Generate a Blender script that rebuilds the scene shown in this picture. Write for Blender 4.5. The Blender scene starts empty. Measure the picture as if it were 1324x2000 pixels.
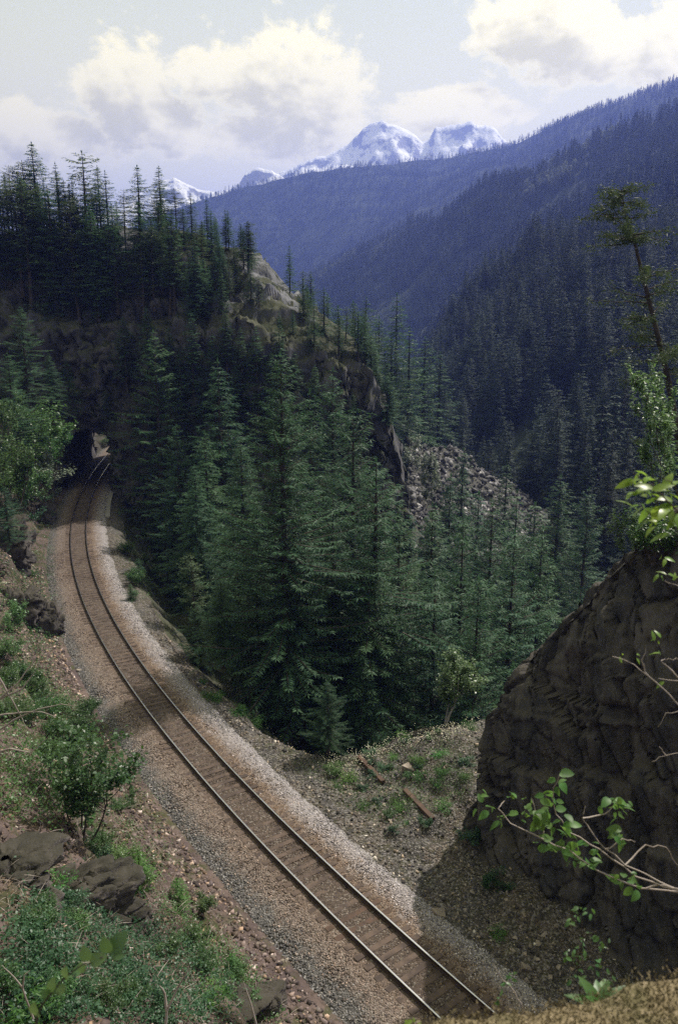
import bpy, bmesh, math, random
import numpy as np
from mathutils import Vector, Matrix, Euler

# ------------------------------------------------------------------ camera
SC = bpy.context.scene
COL = SC.collection
FPX, YH, CAMH = 1555.6, 620.0, 21.5           # focal length in px of a 1324x2000 frame, horizon row, eye height over the rails
PITCH = math.atan((1000 - YH) / FPX)
cd = bpy.data.cameras.new("camera")
cd.sensor_fit = 'VERTICAL'; cd.sensor_height = 36.0; cd.sensor_width = 24.0; cd.lens = 28.0
cd.clip_start = 0.05; cd.clip_end = 30000
cd.dof.use_dof = True; cd.dof.focus_distance = 45.0; cd.dof.aperture_fstop = 5.0
cam = bpy.data.objects.new("camera", cd); COL.objects.link(cam)
cam.location = (0, 0, CAMH); cam.rotation_euler = (math.pi / 2 - PITCH, 0, 0)
SC.camera = cam

# ------------------------------------------------------------------ light
SUN_AZ, SUN_EL = math.radians(46), math.radians(52)   # azimuth clockwise from +y (right of the view), elevation
sdir = Vector((math.sin(SUN_AZ) * math.cos(SUN_EL), math.cos(SUN_AZ) * math.cos(SUN_EL), math.sin(SUN_EL)))
sl = bpy.data.lights.new("sun", 'SUN'); sl.energy = 5.0; sl.angle = math.radians(0.6); sl.color = (1.0, 0.93, 0.83)
so_ = bpy.data.objects.new("sun", sl); COL.objects.link(so_)
so_.rotation_euler = (-sdir).to_track_quat('-Z', 'Y').to_euler()
so_.location = (60, 60, 120)

W = bpy.data.worlds.new("World"); SC.world = W; W.use_nodes = True


class NT:
    """tiny node-tree writer"""
    def __init__(s, tree): s.t = tree; s.t.nodes.clear()
    def n(s, typ, **kw):
        nd = s.t.nodes.new(typ)
        for k, v in kw.items():
            if k.startswith('i_'):
                key = k[2:]
                key = int(key) if key.isdigit() else key.replace('_', ' ')
                s.inp(nd, key, v)
            else: setattr(nd, k, v)
        return nd
    def inp(s, nd, key, v):
        sock = nd.inputs[key]
        if hasattr(v, 'is_output') or isinstance(v, bpy.types.NodeSocket): s.t.links.new(v, sock)
        else: sock.default_value = v
    def math(s, op, a, b=None, c=None, clamp=False):
        nd = s.t.nodes.new('ShaderNodeMath'); nd.operation = op; nd.use_clamp = clamp
        s.inp(nd, 0, a)
        if b is not None: s.inp(nd, 1, b)
        if c is not None: s.inp(nd, 2, c)
        return nd.outputs[0]
    def mix(s, fac, a, b, blend='MIX'):
        nd = s.t.nodes.new('ShaderNodeMix'); nd.data_type = 'RGBA'; nd.blend_type = blend
        s.inp(nd, 0, fac)
        for k, v in ((6, a), (7, b)):
            s.inp(nd, k, v if not isinstance(v, (tuple, list)) else (v[0], v[1], v[2], 1.0))
        return nd.outputs[2]
    def ramp(s, fac, stops, interp='LINEAR'):
        nd = s.t.nodes.new('ShaderNodeValToRGB'); r = nd.color_ramp; r.interpolation = interp
        while len(r.elements) > 1: r.elements.remove(r.elements[-1])
        for i, (p, c) in enumerate(stops):
            e = r.elements[0] if i == 0 else r.elements.new(p)
            e.position = p
            c = (c, c, c) if isinstance(c, (int, float)) else c
            e.color = (c[0], c[1], c[2], 1)
        s.inp(nd, 0, fac); return nd.outputs[0]
    def sstep(s, x, a, b):
        nd = s.t.nodes.new('ShaderNodeMapRange'); nd.interpolation_type = 'SMOOTHSTEP'
        s.inp(nd, 0, x); nd.inputs[1].default_value = a; nd.inputs[2].default_value = b
        return nd.outputs[0]
    def noise(s, vec, scale, detail=4, rough=0.55, dist=0.0, out=0):
        nd = s.t.nodes.new('ShaderNodeTexNoise')
        if vec is not None: s.inp(nd, 'Vector', vec)
        nd.inputs['Scale'].default_value = scale; nd.inputs['Detail'].default_value = detail
        nd.inputs['Roughness'].default_value = rough; nd.inputs['Distortion'].default_value = dist
        return nd.outputs[out]
    def voro(s, vec, scale, feature='F1', out='Distance'):
        nd = s.t.nodes.new('ShaderNodeTexVoronoi'); nd.feature = feature
        if vec is not None: s.inp(nd, 'Vector', vec)
        nd.inputs['Scale'].default_value = scale
        return nd.outputs[out]


def pix_dir(px, py):
    """ray of a pixel of the 1324x2000 photograph, in world axes"""
    x = (px - 662) / FPX; v = (1000 - py) / FPX
    return np.array([x, v * math.sin(PITCH) + math.cos(PITCH), v * math.cos(PITCH) - math.sin(PITCH)])


# ---- sky: Nishita with a high thin veil and backlit cumulus, laid out by direction
w = NT(W.node_tree)
tc = w.n('ShaderNodeTexCoord').outputs['Generated']
sep = w.n('ShaderNodeSeparateXYZ', i_0=tc)
hx, hy, hz = sep.outputs
hr = w.math('MAXIMUM', w.math('SQRT', w.math('ADD', w.math('MULTIPLY', hx, hx), w.math('MULTIPLY', hy, hy))), 0.02)
az = w.math('ARCTAN2', hx, hy)
el = w.math('ARCTAN2', hz, hr)
cv = w.n('ShaderNodeCombineXYZ', i_0=az, i_1=w.math('MULTIPLY', el, 1.35), i_2=0.0).outputs[0]
sky = w.n('ShaderNodeTexSky', sky_type='NISHITA')
sky.sun_disc = False; sky.sun_elevation = SUN_EL; sky.sun_rotation = SUN_AZ
sky.altitude = 300; sky.air_density = 1.0; sky.dust_density = 2.0; sky.ozone_density = 1.0
warp = w.noise(cv, 4.0, 2, 0.5, 0, out=1)
wv = w.n('ShaderNodeVectorMath', operation='MULTIPLY_ADD', i_0=warp, i_1=(0.06, 0.06, 0.0), i_2=cv).outputs[0]


def blob(px, py, rx, ry):
    d = pix_dir(px, py); a0 = math.atan2(d[0], d[1]); e0 = math.atan2(d[2], math.hypot(d[0], d[1]))
    ax = w.math('DIVIDE', w.math('SUBTRACT', az, a0), rx / FPX)
    ay = w.math('DIVIDE', w.math('SUBTRACT', el, e0), ry / FPX)
    r2 = w.math('ADD', w.math('MULTIPLY', ax, ax), w.math('MULTIPLY', ay, ay))
    return w.math('EXPONENT', w.math('MULTIPLY', r2, -1.0))


BLOBS = ((235, 205, 85, 80), (335, 255, 70, 50), (150, 260, 70, 42), (60, 255, 70, 45), (415, 145, 70, 38), (545, 160, 115, 85), (625, 215, 100, 65),
         (520, 265, 130, 45), (1110, 55, 115, 90), (1165, 110, 75, 50), (1000, 60, 60, 40), (1275, 95, 90, 70), (870, 215, 120, 35))


def density(shift, oct1, oct2):
    """cloud density, optionally looked up a little towards the sun"""
    global az, el
    keep_ = (az, el)
    v = wv
    if shift:
        v = w.n('ShaderNodeVectorMath', operation='ADD', i_0=wv, i_1=(shift[0], shift[1] * 1.35, 0.0)).outputs[0]
        az = w.math('ADD', az, shift[0]); el = w.math('ADD', el, shift[1])
    nb_ = w.noise(v, 7.0, oct1, 0.60); nf_ = w.noise(v, 30.0, oct2, 0.62)
    det = w.math('ADD', w.math('MULTIPLY', nb_, 0.62), w.math('MULTIPLY', nf_, 0.38)) if oct2 else nb_
    c_ = None
    for b in BLOBS:
        q = blob(*b); c_ = q if c_ is None else w.math('MAXIMUM', c_, q)
    d_ = w.math('ADD', w.math('MULTIPLY', c_, 0.60), w.math('MULTIPLY', w.math('SUBTRACT', det, 0.5), 1.75))
    d_ = w.math('MAXIMUM', d_, w.math('MULTIPLY', w.sstep(nb_, 0.56, 0.78), 0.34))     # the same broken cumulus goes on all round
    az, el = keep_
    return d_


dens = density(None, 6, 4)
dsun = density((0.022, 0.034), 4, 2)
cov = w.sstep(dens, 0.12, 0.30)
core = w.math('MULTIPLY', w.sstep(dsun, 0.12, 0.55), w.sstep(dens, 0.15, 0.42))
veil = w.sstep(w.noise(w.n('ShaderNodeVectorMath', operation='MULTIPLY', i_0=wv, i_1=(1.0, 3.2, 1.0)).outputs[0], 3.2, 5, 0.6), 0.34, 0.68)
low = w.sstep(el, 0.46, 0.13)                       # thin cloud and haze thicken towards the horizon
veil = w.math('MAXIMUM', w.math('MULTIPLY', veil, 0.42), w.math('MULTIPLY', low, 0.90))
# thin cloud scatters forwards: bright on the sun's side, fading away from it
cs = w.n('ShaderNodeVectorMath', operation='DOT_PRODUCT', i_0=tc, i_1=tuple(sdir)).outputs['Value']
ph = w.math('ADD', 0.22, w.math('MULTIPLY', w.sstep(cs, -0.75, 0.62), 0.78))
PH = w.n('ShaderNodeCombineXYZ', i_0=ph, i_1=ph, i_2=ph).outputs[0]
skyc = w.mix(0.66, sky.outputs[0], w.mix(1.0, (10.6, 11.0, 5.2), PH, 'MULTIPLY'))
base = w.mix(veil, skyc, w.mix(1.0, (15.2, 13.8, 6.0), PH, 'MULTIPLY'))
ccol = w.mix(1.0, w.mix(core, (17.0, 15.3, 7.0), (10.8, 9.7, 3.4)), PH, 'MULTIPLY')
full = w.mix(cov, base, ccol)
W.cycles.sampling_method = 'MANUAL'; W.cycles.sample_map_resolution = 512
bg = w.n('ShaderNodeBackground', i_Color=full, i_Strength=0.078)
w.t.links.new(bg.outputs[0], w.n('ShaderNodeOutputWorld').inputs[0])

# ------------------------------------------------------------------ exposure and renderer
vs = SC.view_settings
vs.view_transform = 'Standard'; vs.look = 'None'; vs.gamma = 1.0; vs.exposure = 0.46; vs.use_curve_mapping = False
cy = SC.cycles
cy.use_denoising = False; cy.max_bounces = 6; cy.diffuse_bounces = 3; cy.glossy_bounces = 2
cy.transmission_bounces = 3; cy.transparent_max_bounces = 4; cy.volume_bounces = 1; cy.caustics_reflective = False
cy.use_adaptive_sampling = True; cy.adaptive_threshold = 0.012
cy.sample_clamp_indirect = 4.0

# ------------------------------------------------------------------ helpers
rng = np.random.default_rng(7)
_perm = np.random.default_rng(3).permutation(256); _perm = np.concatenate([_perm, _perm, _perm])
_gr = np.random.default_rng(4).normal(size=(256, 3)); _gr /= np.linalg.norm(_gr, axis=1)[:, None]


def perlin(p):
    p = np.asarray(p, float); i = np.floor(p).astype(int); f = p - i; i &= 255
    u = f * f * f * (f * (f * 6 - 15) + 10)
    out = 0
    for dx in (0, 1):
        for dy in (0, 1):
            for dz in (0, 1):
                h = _perm[_perm[_perm[i[..., 0] + dx] + i[..., 1] + dy] + i[..., 2] + dz]
                g = _gr[h]
                d = g[..., 0] * (f[..., 0] - dx) + g[..., 1] * (f[..., 1] - dy) + g[..., 2] * (f[..., 2] - dz)
                wx = u[..., 0] if dx else 1 - u[..., 0]
                wy = u[..., 1] if dy else 1 - u[..., 1]
                wz = u[..., 2] if dz else 1 - u[..., 2]
                out = out + d * wx * wy * wz
    return out * 1.5


def fbm(p, octv=4, gain=0.5, ridged=False):
    p = np.asarray(p, float); a = 1.0; s = 0.0
    for k in range(octv):
        n = perlin(p * (2 ** k) + 17.3 * k)
        s = s + a * ((1 - 2 * np.abs(n)) if ridged else n); a *= gain
    return s


def cells(p, seed=0, full=False):
    """voronoi: F1, F2, random per cell"""
    p = np.asarray(p, float); i = np.floor(p).astype(int)
    f1 = np.full(p.shape[:-1], 9.0); f2 = f1.copy(); idv = np.zeros(p.shape[:-1])
    jit = np.random.default_rng(50 + seed).random((256, 4)); loc = np.zeros(p.shape)
    for dx in (-1, 0, 1):
        for dy in (-1, 0, 1):
            for dz in (-1, 0, 1):
                c = i + np.array([dx, dy, dz])
                h = _perm[_perm[_perm[c[..., 0] & 255] + (c[..., 1] & 255)] + (c[..., 2] & 255)]
                j = jit[h]
                dv_ = p - (c + j[..., :3]); d = np.sqrt((dv_ ** 2).sum(-1))
                closer = d < f1; loc = np.where(closer[..., None], dv_, loc)
                f2 = np.where(closer, f1, np.minimum(f2, d)); idv = np.where(closer, j[..., 3], idv); f1 = np.where(closer, d, f1)
    return (f1, f2, idv, loc) if full else (f1, f2, idv)


def facets(P, sc3, wob, seed, amp, tilt, crack, cw):
    """flat-faced blocks: each cell is pushed out by its own amount and tilted its own way"""
    sc3 = np.array(sc3, float); f1, f2, ci, loc = cells(P * sc3 + wob, seed, True); q = loc / sc3
    t = np.sin(ci * 911.7) * q[..., 0] + np.sin(ci * 377.3) * q[..., 1] + np.sin(ci * 1513.1) * q[..., 2]
    return (ci - 0.5) * amp + tilt * t - crack * (f2 - f1 < cw)


def joints(P, d, period, amp, tilt, seed, warp):
    """one set of parallel rock joints: flat faces with sharp steps between them"""
    d = np.array(d, float); d /= np.linalg.norm(d); q = P @ d / period + warp; k = np.floor(q); f = q - k
    h1 = np.sin(k * 127.1 + seed * 31.7) * 43758.5453; h1 = h1 - np.floor(h1); h2 = np.sin(k * 269.5 + seed * 18.3) * 43758.5453; h2 = h2 - np.floor(h2)
    return amp * (h1 - 0.5) + tilt * (h2 - 0.35) * (f - 0.5) * period


def proj(x, y, z):
    """pixel of the 1324x2000 frame at which a point is seen"""
    dz = z - CAMH; f = y * math.cos(PITCH) - dz * math.sin(PITCH); u = y * math.sin(PITCH) + dz * math.cos(PITCH)
    return 662 + FPX * x / f, 1000 - FPX * u / f


def pick(v, steps):
    for lim, txt in steps:
        if v < lim: return txt
    return steps[-1][1]


def xyz(x, y, z=0.0):
    x, y, z = np.broadcast_arrays(np.asarray(x, float), np.asarray(y, float), np.asarray(z, float))
    return np.stack([x, y, z], -1)


def link(o, parent=None):
    COL.objects.link(o)
    if parent is not None: o.parent = parent
    return o


def mesh(name, verts, faces, mat=None, smooth=False, attrs=None):
    """faces: (n,3)/(n,4) int array or list of index lists"""
    me = bpy.data.meshes.new(name)
    V = np.asarray(verts, dtype=np.float32).reshape(-1, 3)
    if isinstance(faces, np.ndarray):
        k = faces.shape[1]; nf = len(faces)
        me.vertices.add(len(V)); me.vertices.foreach_set('co', V.ravel())
        me.loops.add(nf * k); me.loops.foreach_set('vertex_index', faces.astype(np.int32).ravel())
        me.polygons.add(nf); me.polygons.foreach_set('loop_start', np.arange(0, nf * k, k, dtype=np.int32))
        me.polygons.foreach_set('loop_total', np.full(nf, k, dtype=np.int32))
    else:
        me.from_pydata(V.tolist(), [], faces)
    me.update(calc_edges=True)
    if smooth: me.polygons.foreach_set('use_smooth', np.ones(len(me.polygons), dtype=bool))
    for k, v in (attrs or {}).items():
        a = me.attributes.new(k, 'FLOAT', 'POINT'); a.data.foreach_set('value', np.asarray(v, np.float32).ravel())
    if mat is not None:
        for m in (mat if isinstance(mat, (list, tuple)) else [mat]): me.materials.append(m)
    return me


def obj(name, me, parent=None):
    return link(bpy.data.objects.new(name, me), parent)


def tag(o, label, cat, group=None):
    o['label'] = label; o['category'] = cat
    if group: o['group'] = group
    return o


def struct(o): o['kind'] = 'structure'; return o
def stuff(o): o['kind'] = 'stuff'; return o


def empty(name, loc, rz=0.0, scale=(1, 1, 1)):
    e = bpy.data.objects.new(name, None); e.empty_display_size = 0.3
    e.location = loc; e.rotation_euler = (0, 0, rz); e.scale = scale
    return link(e)


def grid_faces(nu, nv):
    i = np.arange(nu - 1)[:, None] * nv + np.arange(nv - 1)[None, :]
    i = i.ravel(); return np.stack([i, i + nv, i + nv + 1, i + 1], 1)


def join(parts):
    """[(V,F),...] -> one V,F (same face size)"""
    vs_, fs_, n = [], [], 0
    for V, F in parts:
        vs_.append(V); fs_.append(F + n); n += len(V)
    return np.concatenate(vs_), np.concatenate(fs_)


def tube(pts, rad, sides=6):
    """tapered tube along points -> V, quads"""
    pts = np.asarray(pts, float); n = len(pts)
    rad = np.broadcast_to(np.asarray(rad, float), (n,))
    t = np.gradient(pts, axis=0); t /= np.linalg.norm(t, axis=1)[:, None] + 1e-9
    ref = np.array([0.0, 0.0, 1.0]) if abs(t[:, 2]).mean() < 0.8 else np.array([1.0, 0.0, 0.0])
    a = np.cross(t, ref); a /= np.linalg.norm(a, axis=1)[:, None] + 1e-9
    b = np.cross(t, a)
    ang = np.linspace(0, 2 * math.pi, sides, endpoint=False)
    V = pts[:, None, :] + rad[:, None, None] * (np.cos(ang)[None, :, None] * a[:, None, :] + np.sin(ang)[None, :, None] * b[:, None, :])
    F = []
    for i in range(n - 1):
        for j in range(sides):
            k = (j + 1) % sides
            F.append((i * sides + j, i * sides + k, (i + 1) * sides + k, (i + 1) * sides + j))
    return V.reshape(-1, 3), np.array(F)


def pix(px, py, y):
    d = pix_dir(px, py); return np.array([0, 0, CAMH]) + d * (y / d[1])


# ------------------------------------------------------------------ materials
def material(name):
    m = bpy.data.materials.new(name); m.use_nodes = True
    return m, NT(m.node_tree)


def finish(nt, col, rough=0.9, bump=None, bump_str=0.5, bump_dist=0.1, spec=0.25, trans=None, trans_col=None, metal=0.0):
    p = nt.n('ShaderNodeBsdfPrincipled')
    nt.inp(p, 'Base Color', col if not isinstance(col, tuple) else (*col, 1.0))
    nt.inp(p, 'Roughness', rough); nt.inp(p, 'Specular IOR Level', spec); nt.inp(p, 'Metallic', metal)
    if bump is not None:
        b = nt.n('ShaderNodeBump'); b.inputs['Strength'].default_value = bump_str; b.inputs['Distance'].default_value = bump_dist
        nt.inp(b, 'Height', bump); nt.t.links.new(b.outputs[0], p.inputs['Normal'])
    out = nt.n('ShaderNodeOutputMaterial'); sh = p.outputs[0]
    if trans:
        tr = nt.n('ShaderNodeBsdfTranslucent'); nt.inp(tr, 'Color', trans_col if trans_col is not None else (col if not isinstance(col, tuple) else (*col, 1.0)))
        mx = nt.n('ShaderNodeMixShader'); mx.inputs[0].default_value = trans
        nt.t.links.new(sh, mx.inputs[1]); nt.t.links.new(tr.outputs[0], mx.inputs[2]); sh = mx.outputs[0]
    nt.t.links.new(sh, out.inputs[0])


def pos(nt): return nt.n('ShaderNodeNewGeometry').outputs['Position']
def upness(nt):
    g = nt.n('ShaderNodeNewGeometry'); s = nt.n('ShaderNodeSeparateXYZ', i_0=g.outputs['Normal']); return s.outputs[2]


def rock_mat(name, c0, c1, c2, moss=(0.05, 0.055, 0.02), moss_amt=0.6, scale=1.0, crack=1.0, stretch=(1, 1, 0.35), rough_amt=0.7):
    m, t = material(name); p = pos(t)
    v = t.n('ShaderNodeVectorMath', operation='MULTIPLY', i_0=p, i_1=stretch).outputs[0]
    n1 = t.noise(v, 0.55 * scale, 6, 0.62, 0.4); n2 = t.noise(v, 3.1 * scale, 6, 0.65)
    n3 = t.noise(p, 13 * scale, 4, 0.6)
    c = t.mix(t.sstep(n1, 0.38, 0.64), c0, c1)
    c = t.mix(t.math('MULTIPLY', t.sstep(n2, 0.5, 0.72), 0.7), c, c2)
    c = t.mix(t.math('MULTIPLY', t.sstep(n3, 0.56, 0.7), 0.35), c, (0.30, 0.30, 0.28))
    mo = t.math('MULTIPLY', t.sstep(t.math('ADD', upness(t), t.math('MULTIPLY', n2, 0.5)), 0.55, 0.95), moss_amt)
    c = t.mix(mo, c, moss)
    cr = t.voro(t.n('ShaderNodeVectorMath', operation='MULTIPLY_ADD', i_0=t.noise(v, 1.2 * scale, 3, out=1), i_1=(0.7, 0.7, 0.7), i_2=v).outputs[0], 1.3 * scale, 'DISTANCE_TO_EDGE')
    crk = t.sstep(cr, 0.0, 0.05)
    h = t.math('ADD', t.math('ADD', t.math('MULTIPLY', n2, rough_amt), t.math('MULTIPLY', n3, 0.3)), t.math('MULTIPLY', crk, 0.35 * crack))
    finish(t, c, 0.92, h, 0.8, 0.16 / scale, 0.2)
    return m


M = {}
M['cliff'] = rock_mat('cliff_rock', (0.046, 0.048, 0.056), (0.105, 0.10, 0.106), (0.12, 0.10, 0.08), moss_amt=0.7, scale=0.7, rough_amt=0.5, crack=0.3)
M['pale_cliff'] = rock_mat('pale_rock', (0.11, 0.11, 0.135), (0.21, 0.208, 0.245), (0.05, 0.05, 0.06), moss_amt=0.3, scale=0.5)
M['outcrop'] = rock_mat('outcrop_rock', (0.045, 0.046, 0.051), (0.102, 0.095, 0.091), (0.022, 0.024, 0.029), moss=(0.078, 0.068, 0.055), moss_amt=0.6, scale=1.1, rough_amt=0.3, crack=0.0, stretch=(1.6, 1.6, 0.22))
M['ledge'] = rock_mat('ledge_rock', (0.055, 0.05, 0.05), (0.13, 0.112, 0.105), (0.04, 0.034, 0.026), moss=(0.032, 0.030, 0.019), moss_amt=0.7, scale=1.6, rough_amt=0.5, crack=0.0, stretch=(1, 1, 1))
M['stone'] = rock_mat('loose_stone', (0.24, 0.20, 0.17), (0.36, 0.31, 0.27), (0.30, 0.20, 0.11), moss_amt=0.12, scale=4.0, crack=0.0, stretch=(1, 1, 1))
# ------------------------------------------------------------------ the line of the railway
CP = np.array([-1.4250822411403634e-05, 0.006272856722906948, -1.03657529044709, 23.02542354295695])
_ty = np.linspace(2, 150, 1481)
_tx = np.polyval(CP, _ty)
_ts = np.concatenate([[0], np.cumsum(np.hypot(np.diff(_tx), np.diff(_ty)))])


def track(s):
    """centre line point and right-hand normal at distance s"""
    s = np.asarray(s, float)
    y = np.interp(s, _ts, _ty); x = np.polyval(CP, y); dx = np.polyval(np.polyder(CP), y)
    k = np.sqrt(1 + dx * dx)
    return x, y, 1 / k, -dx / k                     # right normal = (1,-dx)/k


def s_of_y(y): return float(np.interp(y, _ty, _ts))


def so(x, y):
    """track coordinates (distance along, offset to the right) of any points"""
    x = np.atleast_1d(np.asarray(x, float)); y = np.atleast_1d(np.asarray(y, float))
    sh = x.shape; x = x.ravel(); y = y.ravel()
    S = np.empty(len(x)); O = np.empty(len(x)); ks = slice(None, None, 8)
    px_, py_, ps_ = _tx[ks], _ty[ks], _ts[ks]
    for a in range(0, len(x), 20000):
        b = slice(a, a + 20000)
        d = (x[b, None] - px_) ** 2 + (y[b, None] - py_) ** 2
        k = d.argmin(1); s = ps_[k]
        for _ in range(3):
            cx, cy_, nx, ny = track(s)
            s = s + (x[b] - cx) * (-ny) + (y[b] - cy_) * nx
            s = np.clip(s, 0, _ts[-1])
        cx, cy_, nx, ny = track(s)
        S[b] = s; O[b] = (x[b] - cx) * nx + (y[b] - cy_) * ny
    return S.reshape(sh), O.reshape(sh)


# ------------------------------------------------------------------ far relief: height by azimuth and range
def crest(tab, rng_tab, drop):
    px_ = np.array([a for a, b in tab], float); azs, els = [], []
    for a, b in tab:
        d = pix_dir(a, b); azs.append(math.atan2(d[0], d[1])); els.append(d[2] / math.hypot(d[0], d[1]))
    azs = np.array(azs); els = np.array(els)
    ra = np.array([math.atan2((p - 662) / FPX, 1.0) for p, r in rng_tab]); rr = np.array([r for p, r in rng_tab], float)
    def f(a):
        r = np.interp(a, ra, rr); return r, CAMH + r * np.interp(a, azs, els) - drop
    return f


cA = crest([(-900, 640), (-300, 520), (0, 490), (250, 430), (375, 378), (480, 352), (600, 324), (700, 312), (830, 294), (1000, 270), (1060, 238), (1100, 220), (1200, 190), (1324, 145), (1700, 40), (2600, -150)],
           [(-600, 2000), (375, 2200), (830, 2300), (1324, 1900), (2200, 1700)], 16)
cB = crest([(-900, 760), (0, 720), (400, 640), (560, 556), (700, 484), (850, 428), (880, 400), (950, 352), (1050, 312), (1200, 237), (1324, 178), (1700, 20), (2600, -250)],
           [(-600, 1500), (560, 1500), (850, 1050), (1324, 900), (2200, 800)], 16)
cC = crest([(-900, 820), (500, 830), (700, 800), (780, 745), (850, 650), (900, 592), (982, 522), (1042, 474), (1162, 444), (1324, 430), (1700, 330), (2600, 150)],
           [(-600, 520), (780, 520), (980, 440), (1324, 340), (2200, 300)], 14)


def z_far(x, y):
    x = np.asarray(x, float); y = np.asarray(y, float)
    r = np.hypot(x, y); a = np.arctan2(x, y)
    rA, zA = cA(a); rB, zB = cB(a); rC, zC = cC(a)
    z0 = np.interp(a, [-0.6, -0.1, 0.05, 0.25, 0.5, 0.8], [-14, -24, -28, -27, -12, 0])
    zC = np.maximum(zC, z0 + 3)
    zr = z0 + 0 * r
    t = np.clip((r - 125) / (rC - 125), 0, 1); zr = z0 + (zC - z0) * t ** 0.9
    # behind C a shallow gully, then the long side of B
    b0 = rC + 70; t = np.clip((r - rC) / 70, 0, 1); dip = zC - 10 * t
    zr = np.where(r > rC, dip, zr)
    t = np.clip((r - b0) / np.maximum(rB - b0, 50), 0, 1); zr = np.where(r > b0, dip + (zB - dip) * t, zr)
    t = np.clip((r - rB) / 120, 0, 1); zr = np.where(r > rB, zB - 30 * t, zr)
    a0 = rB + 120; t = np.clip((r - a0) / np.maximum(rA - a0, 50), 0, 1); zr = np.where(r > a0, (zB - 30) + (zA - zB + 30) * t, zr)
    zr = np.where(r > rA, zA - 0.7 * (r - rA), zr)
    zr = np.maximum(zr, -120)
    amp = np.clip((r - 140) / 400, 0, 1)
    zr = zr + amp * (fbm(xyz(x, y) / 160.0, 4) * 16 + fbm(xyz(x, y) / 500.0 + 9, 2) * 26) * np.clip(np.minimum(np.abs(r - rA) / 200 + 0.25, 1), 0, 1)
    return zr


# ------------------------------------------------------------------ near relief in track coordinates
_edge = [((318, 1255), 0), ((390, 1330), 0), ((460, 1400), 0), ((540, 1440), 0), ((620, 1470), 0), ((690, 1478), 0), ((760, 1440), 0), ((830, 1415), 0), ((900, 1400), 0), ((960, 1392), 0)]
_es, _eo = [], []
for (a, b), z in _edge:
    d = pix_dir(a, b); p = d * ((z - CAMH) / d[2]); s_, o_ = so(p[0], p[1]); _es.append(float(s_[0])); _eo.append(float(o_[0]))
_i = np.argsort(_es); _es = np.array(_es)[_i]; _eo = np.array(_eo)[_i]
E_S = np.concatenate([[0, _es[0] - 3], _es, [s_of_y(62), s_of_y(78), s_of_y(90), s_of_y(104), 160]])
E_O = np.concatenate([[22, 20], _eo, [3.6, 3.4, 2.9, 2.8, 4.0]])


def z_ground(x, y, s, o):
    x = np.asarray(x, float); y = np.asarray(y, float)
    P3 = xyz(x, y)
    n1 = fbm(P3 / 6.0, 4); n2 = fbm(P3 / 1.3 + 31, 3)
    # left: a ditch, then the cutting's bank
    d = -o - 3.3
    k = np.interp(y, [0, 20, 40, 60, 85, 110], [0.92, 0.98, 1.0, 1.15, 1.6, 2.0])
    bank = -0.45 + np.where(d < 0.9, d * 0.25, 0.22 + (d - 0.9) * k)
    bank = np.where(d > 11, bank - (d - 11) * k * 0.55, bank)
    bank = bank + np.clip(d / 3, 0, 1) * (n1 * 1.1 + n2 * 0.22)
    # terraces in the bank
    st = 2.6 + 0.5 * n1; q = bank / st; fr = q - np.floor(q)
    ter = (np.floor(q) + np.clip((fr - 0.30) / 0.4, 0, 1)) * st
    bank = np.where(d > 1.6, bank * 0.55 + ter * 0.45, bank)
    rc = np.hypot(x, y); bank = np.minimum(bank, 15.0 + np.maximum(rc - 9, 0) * 1.1)
    # right: verge, mound, lip and the gorge side
    eo = np.interp(s, E_S, E_O)
    sh = -0.42 - 0.06 * np.clip(o - 2.5, 0, 4) + 0.10 * n2
    m = 1.5 * np.exp(-(((x - 6.2) / 3.4) ** 2 + ((y - 36.0) / 4.0) ** 2)) + 0.8 * np.exp(-(((x - 9) / 3) ** 2 + ((y - 30) / 5.0) ** 2))
    sh = sh + m + np.clip((o - 3.2) / 2, 0, 1) * (0.42 * n1 + 0.22 * n2)
    e = o - eo + 0.35 * n2 + 0.5 * n1 * np.clip((eo - 3.2), 0, 1)
    drop = np.where(e > 0, -(0.35 * np.minimum(e, 1.2) + np.maximum(e - 1.2, 0) * np.interp(y, [0, 45, 60, 110], [0.95, 1.0, 1.25, 1.5])), 0)
    right = sh + drop + np.clip(e / 3, 0, 1) * (n1 * 1.3 + n2 * 0.2)
    # a lower bench below the track before the tunnel
    bench = -3.2 - 0.22 * np.maximum(o - 3, 0) + 1.0 * n1 + 0.3 * n2
    wb = np.exp(-(((y - 67) / 11.0) ** 2)) * (o < 14)
    right = np.where(e > 0, np.maximum(right, bench * wb + (1 - wb) * -40), right)
    zf = z_far(x, y) + n1 * 2.0
    right = np.maximum(right, zf)
    z = np.where(o < 0, bank, right)
    bed = np.abs(o) < 2.6
    z = np.where(bed, np.minimum(z, -0.62), z)
    return z


def Z(x, y):
    s, o = so(x, y); return z_ground(np.atleast_1d(x), np.atleast_1d(y), s, o)


def on_ground(px, py, tmin=6, tmax=160):
    """where the ray of a pixel meets the near ground"""
    d = pix_dir(px, py); t = np.arange(tmin, tmax, 0.1)
    X = d[0] * t; Y = d[1] * t; zz = CAMH + d[2] * t
    g = Z(X, Y); k = np.argmax(zz < g)
    if not (zz < g).any(): k = len(t) - 1
    return np.array([X[k], Y[k], g[k]])


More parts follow.
